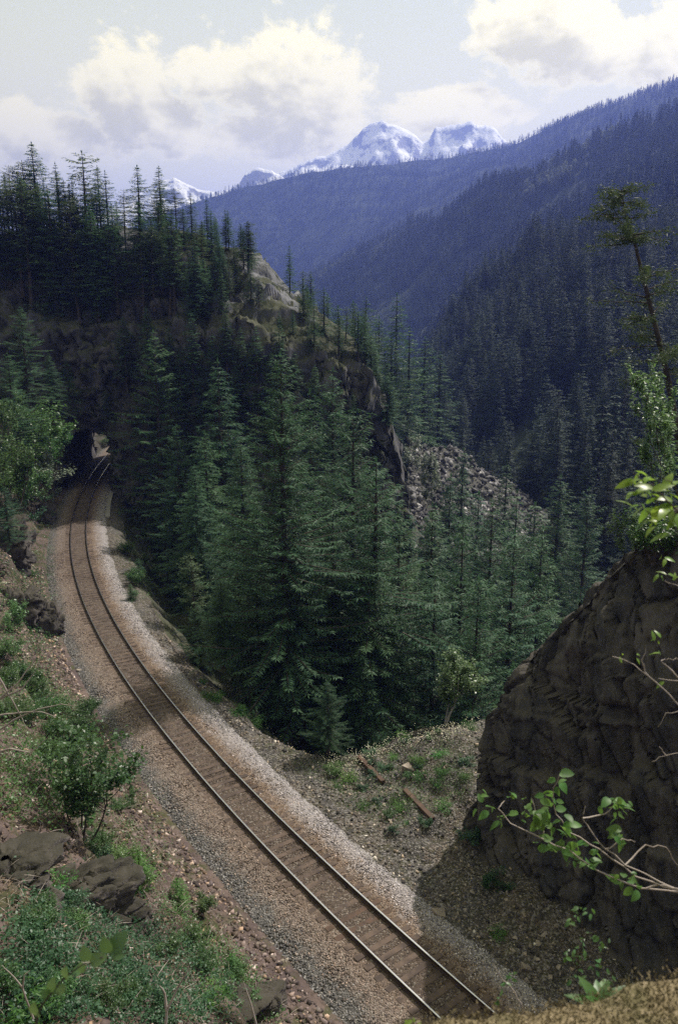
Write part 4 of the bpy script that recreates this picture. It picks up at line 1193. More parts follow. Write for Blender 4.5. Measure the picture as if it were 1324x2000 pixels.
# ------------------------------------------------------------------ shrubs, saplings, ground plants
def ground_many(PX, PY, tmin=7.0, tmax=110.0, n=260):
    """ray-ground hits of many pixels"""
    D = np.array([pix_dir(a, b) for a, b in zip(PX, PY)])
    t = np.geomspace(tmin, tmax, n)[None, :]
    X = D[:, 0:1] * t; Y = D[:, 1:2] * t; Zr = CAMH + D[:, 2:3] * t
    G = Z(X, Y); hit = Zr < G; k = np.argmax(hit, 1); k = np.where(hit.any(1), np.maximum(k, 1), n - 1)
    i = np.arange(len(D)); a = (Zr - G)[i, k - 1]; b = (Zr - G)[i, k]; f = np.clip(a / (a - b + 1e-9), 0, 1)
    tt = t[0][k - 1] + f * (t[0][k] - t[0][k - 1])
    return np.stack([D[:, 0] * tt, D[:, 1] * tt, CAMH + D[:, 2] * tt], 1)


def in_poly(x, y, poly):
    x = np.asarray(x); y = np.asarray(y); c = np.zeros(len(x), bool); n = len(poly)
    for i in range(n):
        x1, y1 = poly[i]; x2, y2 = poly[(i + 1) % n]
        c ^= ((y1 > y) != (y2 > y)) & (x < (x2 - x1) * (y - y1) / (y2 - y1 + 1e-12) + x1)
    return c


def sample_poly(poly, n, g):
    P = np.array(poly, float); lo, hi = P.min(0), P.max(0); out = np.zeros((0, 2))
    while len(out) < n:
        q = g.uniform(lo, hi, (n * 2, 2)); out = np.concatenate([out, q[in_poly(q[:, 0], q[:, 1], poly)]])
    return out[:n]


def shrub(seed, h, w, nst, nleaf, ls, lw=0.55, spread=0.5, base=0.25, depth=2, flat=0.5, stem_r=0.012):
    """stems that fork, leaves along the outer twigs -> (stem V,F), (leaf V,F)"""
    g = np.random.default_rng(seed); wood = []; tips = []
    def grow(p, d, L, r, lev):
        n = 5; pts_ = [p]; dd = d.copy()
        for i in range(n):
            dd = dd + g.normal(0, 0.16, 3) + np.array([0, 0, 0.05]); dd /= np.linalg.norm(dd)
            pts_.append(pts_[-1] + dd * L / n)
        pts_ = np.array(pts_); wood.append(tube(pts_, np.linspace(r, r * 0.45, n + 1), 4 if lev else 5))
        if lev >= depth: tips.append(pts_); return
        for k in range(3 + int(g.integers(0, 3))):
            i = int(g.integers(2, n + 1)); a = g.uniform(0, 6.28)
            sd = dd + spread * 1.4 * np.array([math.cos(a), math.sin(a), g.uniform(-0.2, 0.5)]); sd /= np.linalg.norm(sd)
            grow(pts_[i], sd, L * g.uniform(0.4, 0.65), r * 0.5, lev + 1)
        tips.append(pts_[3:])
    for k in range(nst):
        a = g.uniform(0, 6.28); d = np.array([math.cos(a) * spread, math.sin(a) * spread, 1.0]); d /= np.linalg.norm(d)
        grow(np.array([math.cos(a), math.sin(a), 0]) * w * 0.06, d, h * g.uniform(0.5, 0.8), stem_r * h, 0)
    T = np.concatenate(tips); sel = g.integers(0, len(T), nleaf)
    B = T[sel] + g.normal(0, ls * 0.9, (nleaf, 3))
    D = g.normal(size=(nleaf, 3)); D[:, 2] = D[:, 2] * 0.5 - 0.15
    N = g.normal(0, flat, (nleaf, 3)); N[:, 2] += 1.0
    L = ls * g.uniform(0.6, 1.25, nleaf)
    V, F = kites(B, D, L, L * lw, N, 0.08)
    # fit to the wanted height and width
    zmax = V[:, 2].max(); rmax = np.percentile(np.hypot(V[:, 0], V[:, 1]), 96); k = np.array([w * 0.5 / rmax, w * 0.5 / rmax, h / zmax])
    Wv, Wf = join(wood)
    ctr_ = V.reshape(-1, 4, 3).mean(1); V = (V.reshape(-1, 4, 3) - ctr_[:, None] + (ctr_ * k)[:, None]).reshape(-1, 3)
    return (Wv * k, Wf), (V, F)


SH = {}


def shrub_proto(name, *a, leaf='leaf', bark='bark', **k):
    wd, lf = shrub(*a, **k); SH[name] = (mesh(name + '_stems', wd[0], wd[1], M[bark]), mesh(name + '_leaves', lf[0], lf[1], M[leaf]), a[1])


shrub_proto('sapling', 1, 4.4, 3.6, 4, 4200, 0.15, leaf='leaf', spread=0.55, stem_r=0.010)
shrub_proto('bush0', 2, 1.6, 2.0, 6, 2300, 0.095, leaf='leaf', spread=0.7)
shrub_proto('bush1', 3, 1.2, 1.8, 6, 2000, 0.085, leaf='leaf_glossy', spread=0.8)
shrub_proto('bush2', 4, 1.5, 1.6, 5, 1900, 0.09, leaf='leaf_bright', spread=0.6)
shrub_proto('palebush', 5, 2.2, 2.0, 4, 2200, 0.10, leaf='leaf_pale', spread=0.5)
shrub_proto('paletree', 26, 10.0, 7.0, 3, 5200, 0.26, leaf='leaf_pale', bark='grey_bark', spread=0.5, depth=3, stem_r=0.006)
shrub_proto('birch', 6, 4.8, 3.2, 3, 4600, 0.14, leaf='leaf_bright', bark='grey_bark', spread=0.42, depth=2, stem_r=0.011)
shrub_proto('tall_birch', 7, 8.0, 4.4, 2, 5200, 0.12, leaf='leaf_bright', bark='bark', spread=0.6, depth=3, stem_r=0.008)
shrub_proto('fernbush', 8, 0.7, 1.2, 9, 700, 0.13, lw=0.22, leaf='fern', spread=0.9, depth=0)
shrub_proto('deadbush', 9, 1.4, 1.8, 9, 30, 0.05, leaf='leaf', bark='twig', spread=0.7, depth=2)


def put_shrub(kind, P, h, label, name='shrub', cat='shrub', group=None, wid=1.0, rz=None, r=random.Random(3)):
    sm_, lm, H = SH[kind]; s = h / H
    e = empty(name, tuple(P), r.uniform(0, 6.28) if rz is None else rz, (s * wid, s * wid, s)); tag(e, label, cat, group)
    obj('stems', sm_, e); obj('foliage', lm, e); return e


BUSH = [
    ('sapling', 168, 1645, 5.0, 'slender leafy sapling with dark forked stems on the left bank', 'sapling'),
    ('bush0', 60, 1420, 1.5, 'green bush under the bare twigs at the left edge', 'shrub'),
    ('bush0', 120, 1400, 1.3, 'green bush on the bank left of the ballast', 'shrub'),
    ('bush0', 20, 1350, 1.6, 'leafy bush at the left edge above the bare twigs', 'shrub'),
    ('bush2', 40, 1240, 2.3, 'pale green young shrub beside the dark rock step', 'shrub'),
    ('bush0', 10, 1290, 1.6, 'dense bush below the pale green young shrub', 'shrub'),
    ('bush2', 245, 1690, 1.1, 'light green bush below the sapling', 'shrub'),
    ('bush1', 200, 1680, 0.9, 'dark glossy bush below the sapling', 'shrub'),
    ('bush1', 120, 1780, 0.9, 'glossy bush under the mossy rock step', 'shrub'),
    ('bush2', 390, 1790, 1.1, 'thin bright sapling beside the ballast', 'shrub'),
    ('bush0', 375, 1850, 1.0, 'fresh green bush right of the glossy ground cover', 'shrub'),
    ('bush2', 330, 1880, 0.9, 'bright bush amid the glossy ground cover', 'shrub'),
    ('bush0', 465, 1905, 0.8, 'small green bush by the ditch', 'shrub'),
    ('bush2', 490, 1985, 0.8, 'bright small bush at the bottom by the ditch', 'shrub'),
    ('fernbush', 400, 1960, 0.8, 'green fern at the bottom beside the ditch', 'fern'),
    ('fernbush', 110, 1740, 0.8, 'fern hanging from the mossy rock step', 'fern'),
    ('fernbush', 30, 1985, 0.9, 'fern at the bottom left corner', 'fern'),
    ('palebush', 108, 985, 2.2, 'pale grey bush left of the track before the tunnel', 'shrub'),
    ('palebush', 92, 930, 2.4, 'pale bush on the bank by the tunnel approach', 'shrub'),
    ('bush2', 105, 1020, 1.6, 'bright bush beside the ballast before the tunnel', 'shrub'),
    ('bush0', 55, 1075, 1.7, 'green bush overhanging the rubble on the left bank', 'shrub'),
    ('bush0', 60, 1130, 1.0, 'low green bush in the rubble on the left bank', 'shrub'),
    ('bush0', 252, 1085, 1.8, 'green bush on the bench right of the track', 'shrub'),
    ('bush2', 285, 1105, 1.4, 'light green bush on the bench right of the track', 'shrub'),
    ('bush0', 262, 1145, 1.8, 'dark green bush at the ballast edge', 'shrub'),
    ('deadbush', 300, 1215, 1.6, 'grey leafless bush below the ballast edge', 'shrub'),
    ('deadbush', 470, 1370, 1.3, 'dry brush at the edge of the verge', 'shrub'),
    ('bush0', 655, 1520, 0.9, 'rounded green bush on the verge beside the old timber', 'shrub'),
    ('bush2', 730, 1455, 0.7, 'light green weed clump on the lip of the verge', 'shrub'),
    ('bush1', 835, 1610, 0.5, 'small green plant at the end of the lower timber', 'plant'),
    ('bush0', 798, 1520, 0.5, 'small plant growing against the grey boulder', 'plant'),
    ('bush1', 925, 1640, 0.9, 'dark shrub at the foot of the shaded rock', 'shrub'),
    ('bush1', 960, 1740, 1.0, 'dim green shrub in the shade below the rock', 'shrub'),
    ('fernbush', 970, 1830, 0.5, 'small fern in the shaded rubble', 'fern'),
]
hits = ground_many([b[1] for b in BUSH], [b[2] for b in BUSH])
for b, P in zip(BUSH, hits): put_shrub(b[0], P - np.array([0, 0, 0.05]), b[3], b[4], 'shrub' if b[5] == 'shrub' else b[5], b[5])
# more of them filling the left bank
g = np.random.default_rng(12)
for poly, n, kinds, hh, lb, gr in [([(0, 1290), (90, 1300), (190, 1390), (170, 1500), (60, 1480), (0, 1420)], 20, ('bush0', 'bush2'), (0.8, 1.5), 'leafy bush in the thicket behind the bare twigs', 'bushes behind the bare twigs'),
                               ([(0, 560), (60, 600), (105, 800), (110, 960), (60, 1060), (0, 1040)], 34, ('bush0', 'palebush', 'bush1'), (1.6, 3.0), 'leafy bush among the firs on the left bank', 'bushes among the left bank firs'),
                               ([(150, 1500), (260, 1560), (330, 1700), (250, 1760), (170, 1680)], 18, ('bush0', 'bush2', 'fernbush'), (0.4, 0.9), 'small plant on the reddish scree of the left bank', 'small plants on the reddish scree'),
                               ([(60, 1760), (220, 1720), (340, 1840), (450, 1900), (470, 2000), (0, 2000)], 26, ('bush1', 'bush1', 'bush0'), (0.5, 0.9), 'low bush rising out of the glossy ground cover', 'bushes in the glossy ground cover'),
                               ([(240, 1035), (330, 1050), (330, 1160), (260, 1170)], 9, ('bush0', 'bush2'), (0.6, 1.3), 'scrubby plant on the bench right of the track', 'plants on the bench right of the track'),
                               ([(350, 1290), (480, 1370), (620, 1450), (640, 1475), (480, 1420), (360, 1330)], 12, ('fernbush', 'bush0', 'deadbush'), (0.4, 0.9), 'weedy plant along the lip above the ravine', 'weeds along the ravine lip'),
                               ([(640, 1480), (760, 1440), (930, 1420), (900, 1560), (760, 1640), (660, 1560)], 40, ('fernbush', 'fernbush', 'bush1', 'bush0'), (0.2, 0.6), 'small weed tuft on the rubble of the verge', 'weed tufts on the verge')]:
    q = sample_poly(poly, n, g); P = ground_many(q[:, 0], q[:, 1])
    for k in range(n):
        kk = kinds[int(g.integers(0, len(kinds)))]; h_ = float(g.uniform(*hh)); mid_ = np.mean(np.array(poly), 0)
        look = {'bush0': 'mid-green', 'bush1': 'dark glossy', 'bush2': 'light green', 'palebush': 'pale', 'fernbush': 'feathery', 'deadbush': 'dry'}[kk]
        put_shrub(kk, P[k] - np.array([0, 0, 0.05]), h_, '%s %s %s, %s' % ('larger' if h_ > sum(hh) / 2 else 'smaller', look, lb, ('upper ' if q[k, 1] < mid_[1] else 'lower ') + ('left' if q[k, 0] < mid_[0] else 'right')), group=gr, wid=float(g.uniform(0.9, 1.3)))

# saplings of fir on the left bank
for px_, py_, h, lb in [(275, 1735, 1.5, 'bright green fir sapling beside the ditch'), (350, 1775, 1.3, 'dark thin fir sapling beside the ditch'), (455, 1900, 0.8, 'tiny fir seedling near the ballast')]:
    P = ground_many([px_], [py_])[0]; place('fir_sap', P[0], P[1], P[2] - 0.05, h, lb, None, 'fir_sapling', 'sapling', 1.0) if 'fir_sap' in PROTO else None
# ------------------------------------------------------------------ single broadleaf trees
p = pix(832, 848, 108.0); put_shrub('paletree', p - np.array([0, 0, 11.0]), 11.0, 'pale leafy tree before the scree beyond the cliff end', 'broadleaf_tree', 'tree')
p = pix(872, 1262, 40.0); put_shrub('birch', p - np.array([0, 0, 4.8]), 4.8, 'pale sunlit young birch on the lip of the verge', 'birch_sapling', 'sapling', wid=1.35)
p = pix(1300, 690, 26.5); put_shrub('tall_birch', p - np.array([0, 0, 8.2]), 8.2, 'glossy-leaved birch at the right edge on top of the shaded rock', 'birch_tree', 'tree', wid=1.15)
p = pix(1235, 985, 25.5); put_shrub('bush2', p - np.array([0, 0, 2.1]), 2.1, 'sunlit bush on the top of the shaded rock', wid=1.0)
p = pix(1292, 985, 24.5); put_shrub('bush0', p - np.array([0, 0, 2.0]), 2.0, 'green bush under the birch on the shaded rock', wid=1.1)

for px_, py_, yy_, h, kd, lb in [(60, 775, 78, 8.0, 'sapling', 'leafy broadleaf tree on the left bank by the cliff'), (20, 760, 70, 8.0, 'tall_birch', 'light-leaved tree at the left edge above the track'), (15, 845, 64, 6.5, 'sapling', 'broad leafy tree low on the left bank'), (70, 860, 76, 6.0, 'palebush', 'pale leafy tree leaning towards the ballast'),
                                 (55, 900, 70, 5.0, 'sapling', 'bright leafy tree close to the ballast on the left bank'), (95, 830, 84, 6.0, 'sapling', 'leafy tree beside the dark foot of the tunnel cliff')]:
    p = pix(px_, py_, yy_); put_shrub(kd, p - np.array([0, 0, h]), h, lb, 'broadleaf_tree', 'tree', wid=1.15)
for px_, py_, lb in [(222, 838, 'green bush seen through the tunnel, upper'), (212, 862, 'green bush seen through the tunnel, lower')]:
    p = pix(px_, py_, 139.0); put_shrub('bush0', p - np.array([0, 0, 1.2]), 2.2, lb)

# leaning old pine at the right edge
pts_ = [pix(a, b, 31.0) for a, b in ((1345, 1010), (1325, 860), (1302, 730), (1280, 640), (1256, 545), (1240, 480), (1222, 425), (1212, 366))]
base_ = pts_[0].copy(); pts_ = np.array(pts_) - base_
e = empty('pine_tree', tuple(base_)); tag(e, 'leaning sparse old pine at the right edge above the birch', 'tree')
rad = np.array([0.15, 0.135, 0.115, 0.095, 0.075, 0.055, 0.035, 0.012])
g = np.random.default_rng(31); wood = [tube(pts_, rad, 8)]; KB, KD, KL = [], [], []
bl = []
Ltot = len(pts_) - 1
for k in range(60):
    t = g.uniform(0.30, 0.995); i = min(int(t * Ltot), Ltot - 1); f = t * Ltot - i; c0 = pts_[i] * (1 - f) + pts_[i + 1] * f
    if 0.62 < t < 0.70 or 0.83 < t < 0.86: continue
    bl.append((c0, g.uniform(0, 6.28), g.uniform(0.5, 1.5) * (1.15 - 0.75 * max(0, t - 0.75) * 3 * 0.6), g.uniform(-0.15, 0.35)))
bl += [(pts_[4], 0.1, 2.3, 0.28), (pts_[3] * .5 + pts_[4] * .5, 3.0, 2.2, 0.02), (pts_[6], 3.3, 1.7, -0.05), (pts_[6], 0.0, 1.0, 0.0), (pts_[2] * .4 + pts_[3] * .6, 3.2, 2.0, 0.0), (pts_[2], 3.0, 1.8, -0.1), (pts_[2], 0.2, 1.5, 0.0), (pts_[1], 3.1, 1.6, 0.1)]
for c0, a, L, el_ in bl:
    n = 7; P = [c0]; d = np.array([math.cos(a) * math.cos(el_), math.sin(a) * math.cos(el_), math.sin(el_)])
    for j in range(n):
        d = d + g.normal(0, 0.12, 3); d /= np.linalg.norm(d); P.append(P[-1] + d * L / n)
    P = np.array(P); wood.append(tube(P, np.linspace(0.028, 0.006, n + 1), 4))
    for j in range(2, n + 1):
        m = 20; KB.append(P[j] + g.normal(0, 0.10, (m, 3))); dd = g.normal(size=(m, 3)); dd[:, 2] = -np.abs(dd[:, 2]) * 0.7; KD.append(dd); KL.append(g.uniform(0.10, 0.26, m))
KB = np.concatenate(KB); KD = np.concatenate(KD); KL = np.concatenate(KL)
Wv, Wf = join(wood); obj('trunk', mesh('pine_trunk', Wv, Wf, M['bark'], True), e)
V, F = kites(KB, KD, KL, 0.036, g.normal(size=KB.shape)); obj('crown', mesh('pine_crown', V, F, M['needles_yellow']), e)

# dark little conifers on the shaded rock face
for px_, py_, yy_, h, lb in [(1310, 1225, 25.5, 4.5, 'dark fir growing on the shaded rock face at the right edge'), (1032, 1345, 30.0, 1.1, 'tiny fir on the left corner of the shaded rock')]:
    p = pix(px_, py_, yy_); place('fir_near2', p[0], p[1], p[2] - h, h, lb, width=1.3)

# ------------------------------------------------------------------ loose stones, boulders, timbers
def stone_mesh(seed, flat=0.7):
    g = np.random.default_rng(seed); bm = bmesh.new()
    for q in g.normal(size=(10, 3)):
        q = q / np.linalg.norm(q) * g.uniform(0.75, 1.0) * np.array([1, 0.8, flat]) * 0.5; bm.verts.new(q)
    bmesh.ops.convex_hull(bm, input=bm.verts[:]); bmesh.ops.delete(bm, geom=[v for v in bm.verts if not v.link_faces], context='VERTS')
    bmesh.ops.bevel(bm, geom=bm.edges[:], offset=0.008, segments=1, affect='EDGES')
    me = bpy.data.meshes.new('stone'); bm.to_mesh(me); bm.free(); me.materials.append(M['stone']); return me


ST = [stone_mesh(900 + k, 0.45 + 0.12 * (k % 4)) for k in range(8)]
g = np.random.default_rng(41)


def put_stone(P, size, label, group=None, name='stone', cat='stone', flat=1.0):
    o = obj(name, ST[int(g.integers(0, 8))]); o.location = P + np.array([0, 0, size * 0.10]); o.scale = (size, size, size * flat)
    o.rotation_euler = (g.uniform(-0.5, 0.5), g.uniform(-0.5, 0.5), g.uniform(0, 6.28)); tag(o, label, cat, group); return o


for poly, n, sz, lb, gr in [([(300, 1620), (350, 1610), (420, 1690), (520, 1790), (580, 1880), (560, 1900), (470, 1810), (380, 1740), (310, 1680)], 70, (0.10, 0.34), 'loose buff stone in the ditch between bank and ballast', 'loose stones in the ditch'),
                            ([(50, 1075), (85, 1070), (100, 1130), (75, 1150), (40, 1130)], 22, (0.18, 0.5), 'fallen stone in the rubble on the left bank', 'rubble on the left bank'),
                            ([(660, 1520), (720, 1500), (800, 1560), (850, 1580), (820, 1650), (740, 1620), (690, 1570)], 34, (0.10, 0.38), 'pale stone lying on the verge near the old timbers', 'stones near the old timbers'),
                            ([(860, 1700), (930, 1660), (1060, 1760), (1120, 1850), (1080, 1960), (960, 1880), (900, 1800)], 60, (0.10, 0.42), 'stone in the shaded rubble below the rock face', 'stones in the shaded rubble'),
                            ([(205, 1240), (250, 1330), (290, 1440), (240, 1420), (190, 1300)], 14, (0.10, 0.3), 'stone fallen from the bank onto the gravel slope', 'stones on the gravel slope'),
                            ([(380, 1310), (470, 1370), (600, 1450), (600, 1480), (460, 1410)], 22, (0.12, 0.4), 'pale stone along the outer edge of the verge', 'stones on the outer verge')]:
    q = sample_poly(poly, n, g); P = ground_many(q[:, 0], q[:, 1])
    mid_ = np.mean(np.array(poly), 0); ext = np.ptp(np.array(poly), 0)
    for k in range(n):
        z_ = sz[0] + (sz[1] - sz[0]) * float(g.random()) ** 2.0; f_ = (q[k, 1] - mid_[1]) / ext[1] + 0.5
        put_stone(P[k], z_, '%s %s, %s' % (pick((z_ - sz[0]) / (sz[1] - sz[0]), [(0.12, 'small'), (0.45, 'medium'), (9, 'large')]), lb, pick(f_, [(0.2, 'at its top end'), (0.4, 'upper part'), (0.6, 'middle'), (0.8, 'lower part'), (9, 'at its bottom end')])), gr)
for px_, py_, sz, lb in [(797, 1505, 1.15, 'grey boulder on the verge between the timbers'), (150, 1600, 1.5, 'brown boulder at the foot of the sapling'), (12, 1140, 0.9, 'pale boulder on top of the dark rock step'), (155, 1312, 0.55, 'stone lying where bank meets gravel'), (858, 1784, 0.75, 'long pale stone at the edge of the shadow'),
                        (1025, 1895, 0.6, 'largest pale stone in the shaded rubble'), (290, 1052, 2.6, 'rounded rock hump below the track')]:
    P = ground_many([px_], [py_])[0]; put_stone(P, sz, lb, None, 'boulder', 'boulder', 0.9)

# two discarded sleepers on the verge
tmb = box(2.5, 0.24, 0.17, 0.015); tmb.name = 'timber'; tmb.materials.append(M['red_sleeper'])
for (a, b), lb in [(((700, 1482), (748, 1532)), 'discarded rusty brown timber lying on the upper verge'), (((790, 1548), (845, 1605)), 'discarded brown timber lying lower on the verge, nearer the rock')]:
    A, B = ground_many([a[0], b[0]], [a[1], b[1]]); d = B - A
    o = obj('old_timber', tmb); o.location = (A + B) / 2 + np.array([0, 0, 0.13]); L = float(np.linalg.norm(d)); o.scale = (L / 2.5, 1, 1)
    o.rotation_euler = Vector(d).to_track_quat('X', 'Z').to_euler(); tag(o, lb, 'timber')


# mossy rock steps on the left bank
def rock_step(P, size, seed, label, mat='ledge', rz=0.0):
    g1x = np.linspace(0, 2 * math.pi, 120); v = np.linspace(0.02, math.pi - 0.02, 70)
    T, Pp = np.meshgrid(g1x, v, indexing='ij'); U = np.stack([np.sin(Pp) * np.cos(T), np.sin(Pp) * np.sin(T), np.cos(Pp)], -1)
    U = np.sign(U) * np.abs(U) ** 0.62                 # blocky
    Q = U * np.array(size) * 0.5
    wb = fbm(Q, 2)[..., None] * 0.12
    k = 1 + (facets(Q + seed * 3.1, (0.8, 0.8, 1.3), wb, seed % 9, 0.75, 0.45, 0.16, 0.05) + facets(Q + seed, (2.1, 2.1, 3.4), wb, 4, 0.24, 0.42, 0.08, 0.06) + facets(Q, (5, 5, 7), wb, 6, 0.08, 0.3, 0.0, 0.05)) / (np.linalg.norm(Q, axis=-1) + 0.2)
    k = np.clip(k, 0.55, 1.6)
    Q = Q * k[..., None]; Q[-1] = Q[0]
    o = obj('rock', mesh('rock', Q.reshape(-1, 3), grid_faces(120, 70)[:, ::-1], M[mat])); o.location = P; o.rotation_euler = (0, 0, rz); tag(o, label, 'rock'); return o


for (px_, py_), size, seed, lb, rz, dz in [((130, 1730), (3.6, 1.7, 1.3), 3, 'dark mossy rock step across the lower left bank', 0.35, -0.55), ((15, 1695), (2.2, 1.6, 1.1), 5, 'mossy rock at the left edge above the ground cover', 0.2, -0.45), ((88, 1225), (2.2, 3.0, 4.2), 6, 'dark upright rock step beside the gravel on the left bank', 0.5, -0.4),
                                      ((25, 1180), (3.6, 3.0, 2.6), 7, 'low dark rock shelf at the left edge below the pale boulder', 0.3, -0.5), ((20, 1080), (3.5, 3.5, 5.0), 8, 'dark cliff block under the lowest fir on the left bank', 0.2, 0.3), ((500, 1965), (1.6, 1.3, 0.9), 9, 'dark broken rock at the bottom beside the ditch', 0.6, -0.1), ((235, 1785), (1.6, 1.1, 0.8), 11, 'ragged rock at the right end of the mossy step', -0.5, -0.1),
                                      ((80, 1015), (3.0, 3.0, 3.2), 12, 'shadowed rock beside the ballast before the tunnel', 0.2, 0.0)]:
    P = ground_many([px_], [py_])[0]; rock_step(P + np.array([0, 0, dz]), size, seed, lb, 'ledge', rz)

# ------------------------------------------------------------------ gravel and rubble: one mass each
def pebbles(name, P, size, mat, attrs, seed):
    g = np.random.default_rng(seed); n = len(P)
    O8 = np.array([(1, 0, 0), (-1, 0, 0), (0, 1, 0), (0, -1, 0), (0, 0, 1), (0, 0, -1)], float)
    F8 = np.array([(0, 2, 4), (2, 1, 4), (1, 3, 4), (3, 0, 4), (2, 0, 5), (1, 2, 5), (3, 1, 5), (0, 3, 5)])
    off = O8[None] * g.uniform(0.6, 1.2, (n, 6, 1)) + g.normal(0, 0.22, (n, 6, 3))
    a = g.normal(size=(n, 4)); a /= np.linalg.norm(a, axis=1)[:, None]; w_, x_, y_, z_ = a.T
    R = np.stack([1 - 2 * (y_ * y_ + z_ * z_), 2 * (x_ * y_ - z_ * w_), 2 * (x_ * z_ + y_ * w_), 2 * (x_ * y_ + z_ * w_), 1 - 2 * (x_ * x_ + z_ * z_), 2 * (y_ * z_ - x_ * w_), 2 * (x_ * z_ - y_ * w_), 2 * (y_ * z_ + x_ * w_), 1 - 2 * (x_ * x_ + y_ * y_)], 1).reshape(n, 3, 3)
    off = np.einsum('nij,nkj->nki', R, off) * np.asarray(size)[:, None, None]
    V = (P[:, None] + off).reshape(-1, 3); F = (F8[None] + (np.arange(n) * 6)[:, None, None]).reshape(-1, 3)
    return stuff(obj(name, mesh(name, V, F, mat, False, {k: np.repeat(v, 6) for k, v in attrs.items()})))


def gravel_mat(name, ramp=None, c=None, var=0.95):
    m, t = material(name)
    rv = t.n('ShaderNodeAttribute', attribute_name='rnd').outputs['Fac']
    if ramp:
        o = t.n('ShaderNodeAttribute', attribute_name='offset').outputs['Fac']
        col = t.ramp(t.math('DIVIDE', t.math('ADD', o, 4.5), 9.0), [((a + 4.5) / 9.0, b) for a, b in ramp])
    else:
        col = t.ramp(t.math('FRACT', t.math('MULTIPLY', rv, 5.3)), c)
    hs = t.n('ShaderNodeHueSaturation', i_Color=col); t.inp(hs, 'Value', t.math('ADD', 1.0 - var * 0.6, t.math('MULTIPLY', t.math('POWER', rv, 2.2), var * 1.9)))
    finish(t, hs.outputs[0], 0.85, None, spec=0.3); return m


GR = [(-4.2, (0.10, 0.098, 0.10)), (-2.5, (0.14, 0.132, 0.13)), (-2.0, (0.22, 0.165, 0.14)), (-0.95, (0.17, 0.122, 0.095)), (-0.6, (0.105, 0.075, 0.058)),
      (0.0, (0.12, 0.088, 0.07)), (0.6, (0.10, 0.07, 0.055)), (0.9, (0.165, 0.105, 0.072)), (1.4, (0.225, 0.165, 0.125)), (1.85, (0.29, 0.25, 0.245)), (2.5, (0.36, 0.33, 0.34)), (2.9, (0.24, 0.225, 0.22)), (4.2, (0.17, 0.16, 0.155))]
M['gravel'] = gravel_mat('ballast_stones', ramp=GR)
M['rubble'] = gravel_mat('rubble_stones', c=[(0.0, (0.06, 0.056, 0.056)), (0.6, (0.12, 0.105, 0.098)), (0.9, (0.20, 0.155, 0.115)), (1.0, (0.34, 0.31, 0.28))])
M['red_rubble'] = gravel_mat('red_scree', c=[(0.0, (0.075, 0.058, 0.058)), (0.5, (0.16, 0.12, 0.112)), (0.85, (0.23, 0.155, 0.105)), (1.0, (0.34, 0.285, 0.27))])
g = np.random.default_rng(60); n = 78000
s = s_of_y(16.5) + (s_of_y(74) - s_of_y(16.5)) * g.random(n) ** 1.5; o = g.uniform(-3.7, 3.3, n)
big = np.clip((-o - 2.2) / 0.8, 0, 1)
keep = (np.abs(np.abs(o) - 0.7525) > 0.12); s, o, big = s[keep], o[keep], big[keep]
x, y, nx, ny = track(s); X = x + nx * o; Y = y + ny * o
zt = np.interp(o, [-3.9, -3.4, -2.0, -1.35, -0.75, -0.5, 0.5, 0.75, 1.3, 2.2, 2.75, 3.4], [-1.0, -0.66, -0.30, -0.205, -0.20, -0.192, -0.192, -0.20, -0.20, -0.26, -0.40, -0.80]) - 0.016 * np.clip((27 - y) / 4, 0, 1) * (np.abs(o) < 1.5)
pebbles('ballast', xyz(X, Y, zt), g.uniform(0.020, 0.048, len(s)) * (1 + 0.7 * big) * np.where(np.abs(o) < 1.35, 0.62, 1.0), M['gravel'], {'offset': o + g.normal(0, 0.30, len(s)) + 0.55 * fbm(xyz(X, Y) / 0.8, 3), 'rnd': g.random(len(s))}, 61)
# verge rubble
n = 26000; s = g.uniform(s_of_y(16), s_of_y(52), n); o = 2.8 + 17 * g.random(n) ** 1.3
o = np.minimum(o, np.interp(s, E_S, E_O) + 0.8 + 0 * o); ok = o > 2.6; s, o = s[ok], o[ok]
x, y, nx, ny = track(s); X = x + nx * o; Y = y + ny * o
P = xyz(X, Y, z_ground(X, Y, s, o)); sz_ = 0.025 + 0.10 * g.random(len(P)) ** 4
pebbles('rubble', P, sz_, M['rubble'], {'rnd': g.random(len(P))}, 62)
# scree on the left bank
n = 34000; s = g.uniform(s_of_y(12), s_of_y(70), n); o = -(3.3 + 9 * g.random(n) ** 1.4)
x, y, nx, ny = track(s); X = x + nx * o; Y = y + ny * o
P = xyz(X, Y, z_ground(X, Y, s, o)); sz_ = 0.025 + 0.13 * g.random(len(P)) ** 4
pebbles('scree', P, sz_, M['red_rubble'], {'rnd': g.random(len(P))}, 63)

# pale talus beyond the end of the cliff
gu, gv = np.meshgrid(np.linspace(0, 1, 90), np.linspace(0, 1, 60), indexing='ij')
C = [pix(800, 850, 140), pix(1095, 1015, 150), pix(1115, 1120, 122), pix(790, 1070, 112)]
T = C[0][None, None] * ((1 - gu) * (1 - gv))[..., None] + C[1] * (gu * (1 - gv))[..., None] + C[2] * (gu * gv)[..., None] + C[3] * ((1 - gu) * gv)[..., None]
T[..., 2] += fbm(T / 6.0, 4) * 1.4 + 2.0 * np.sin(gu * 3.14) * (1 - gv) - 14 * np.maximum(0, gu - 0.93) - 30 * np.maximum(0, gv - 0.94) - 30 * np.maximum(0, 0.04 - gv)
M['talus'] = rock_mat('talus', (0.08, 0.077, 0.08), (0.14, 0.13, 0.135), (0.18, 0.165, 0.16), moss_amt=0.3, scale=1.2, stretch=(1, 1, 1))
struct(obj('talus_slope', mesh('talus_slope', T.reshape(-1, 3), grid_faces(90, 60)[:, ::-1], M['talus'], False)))
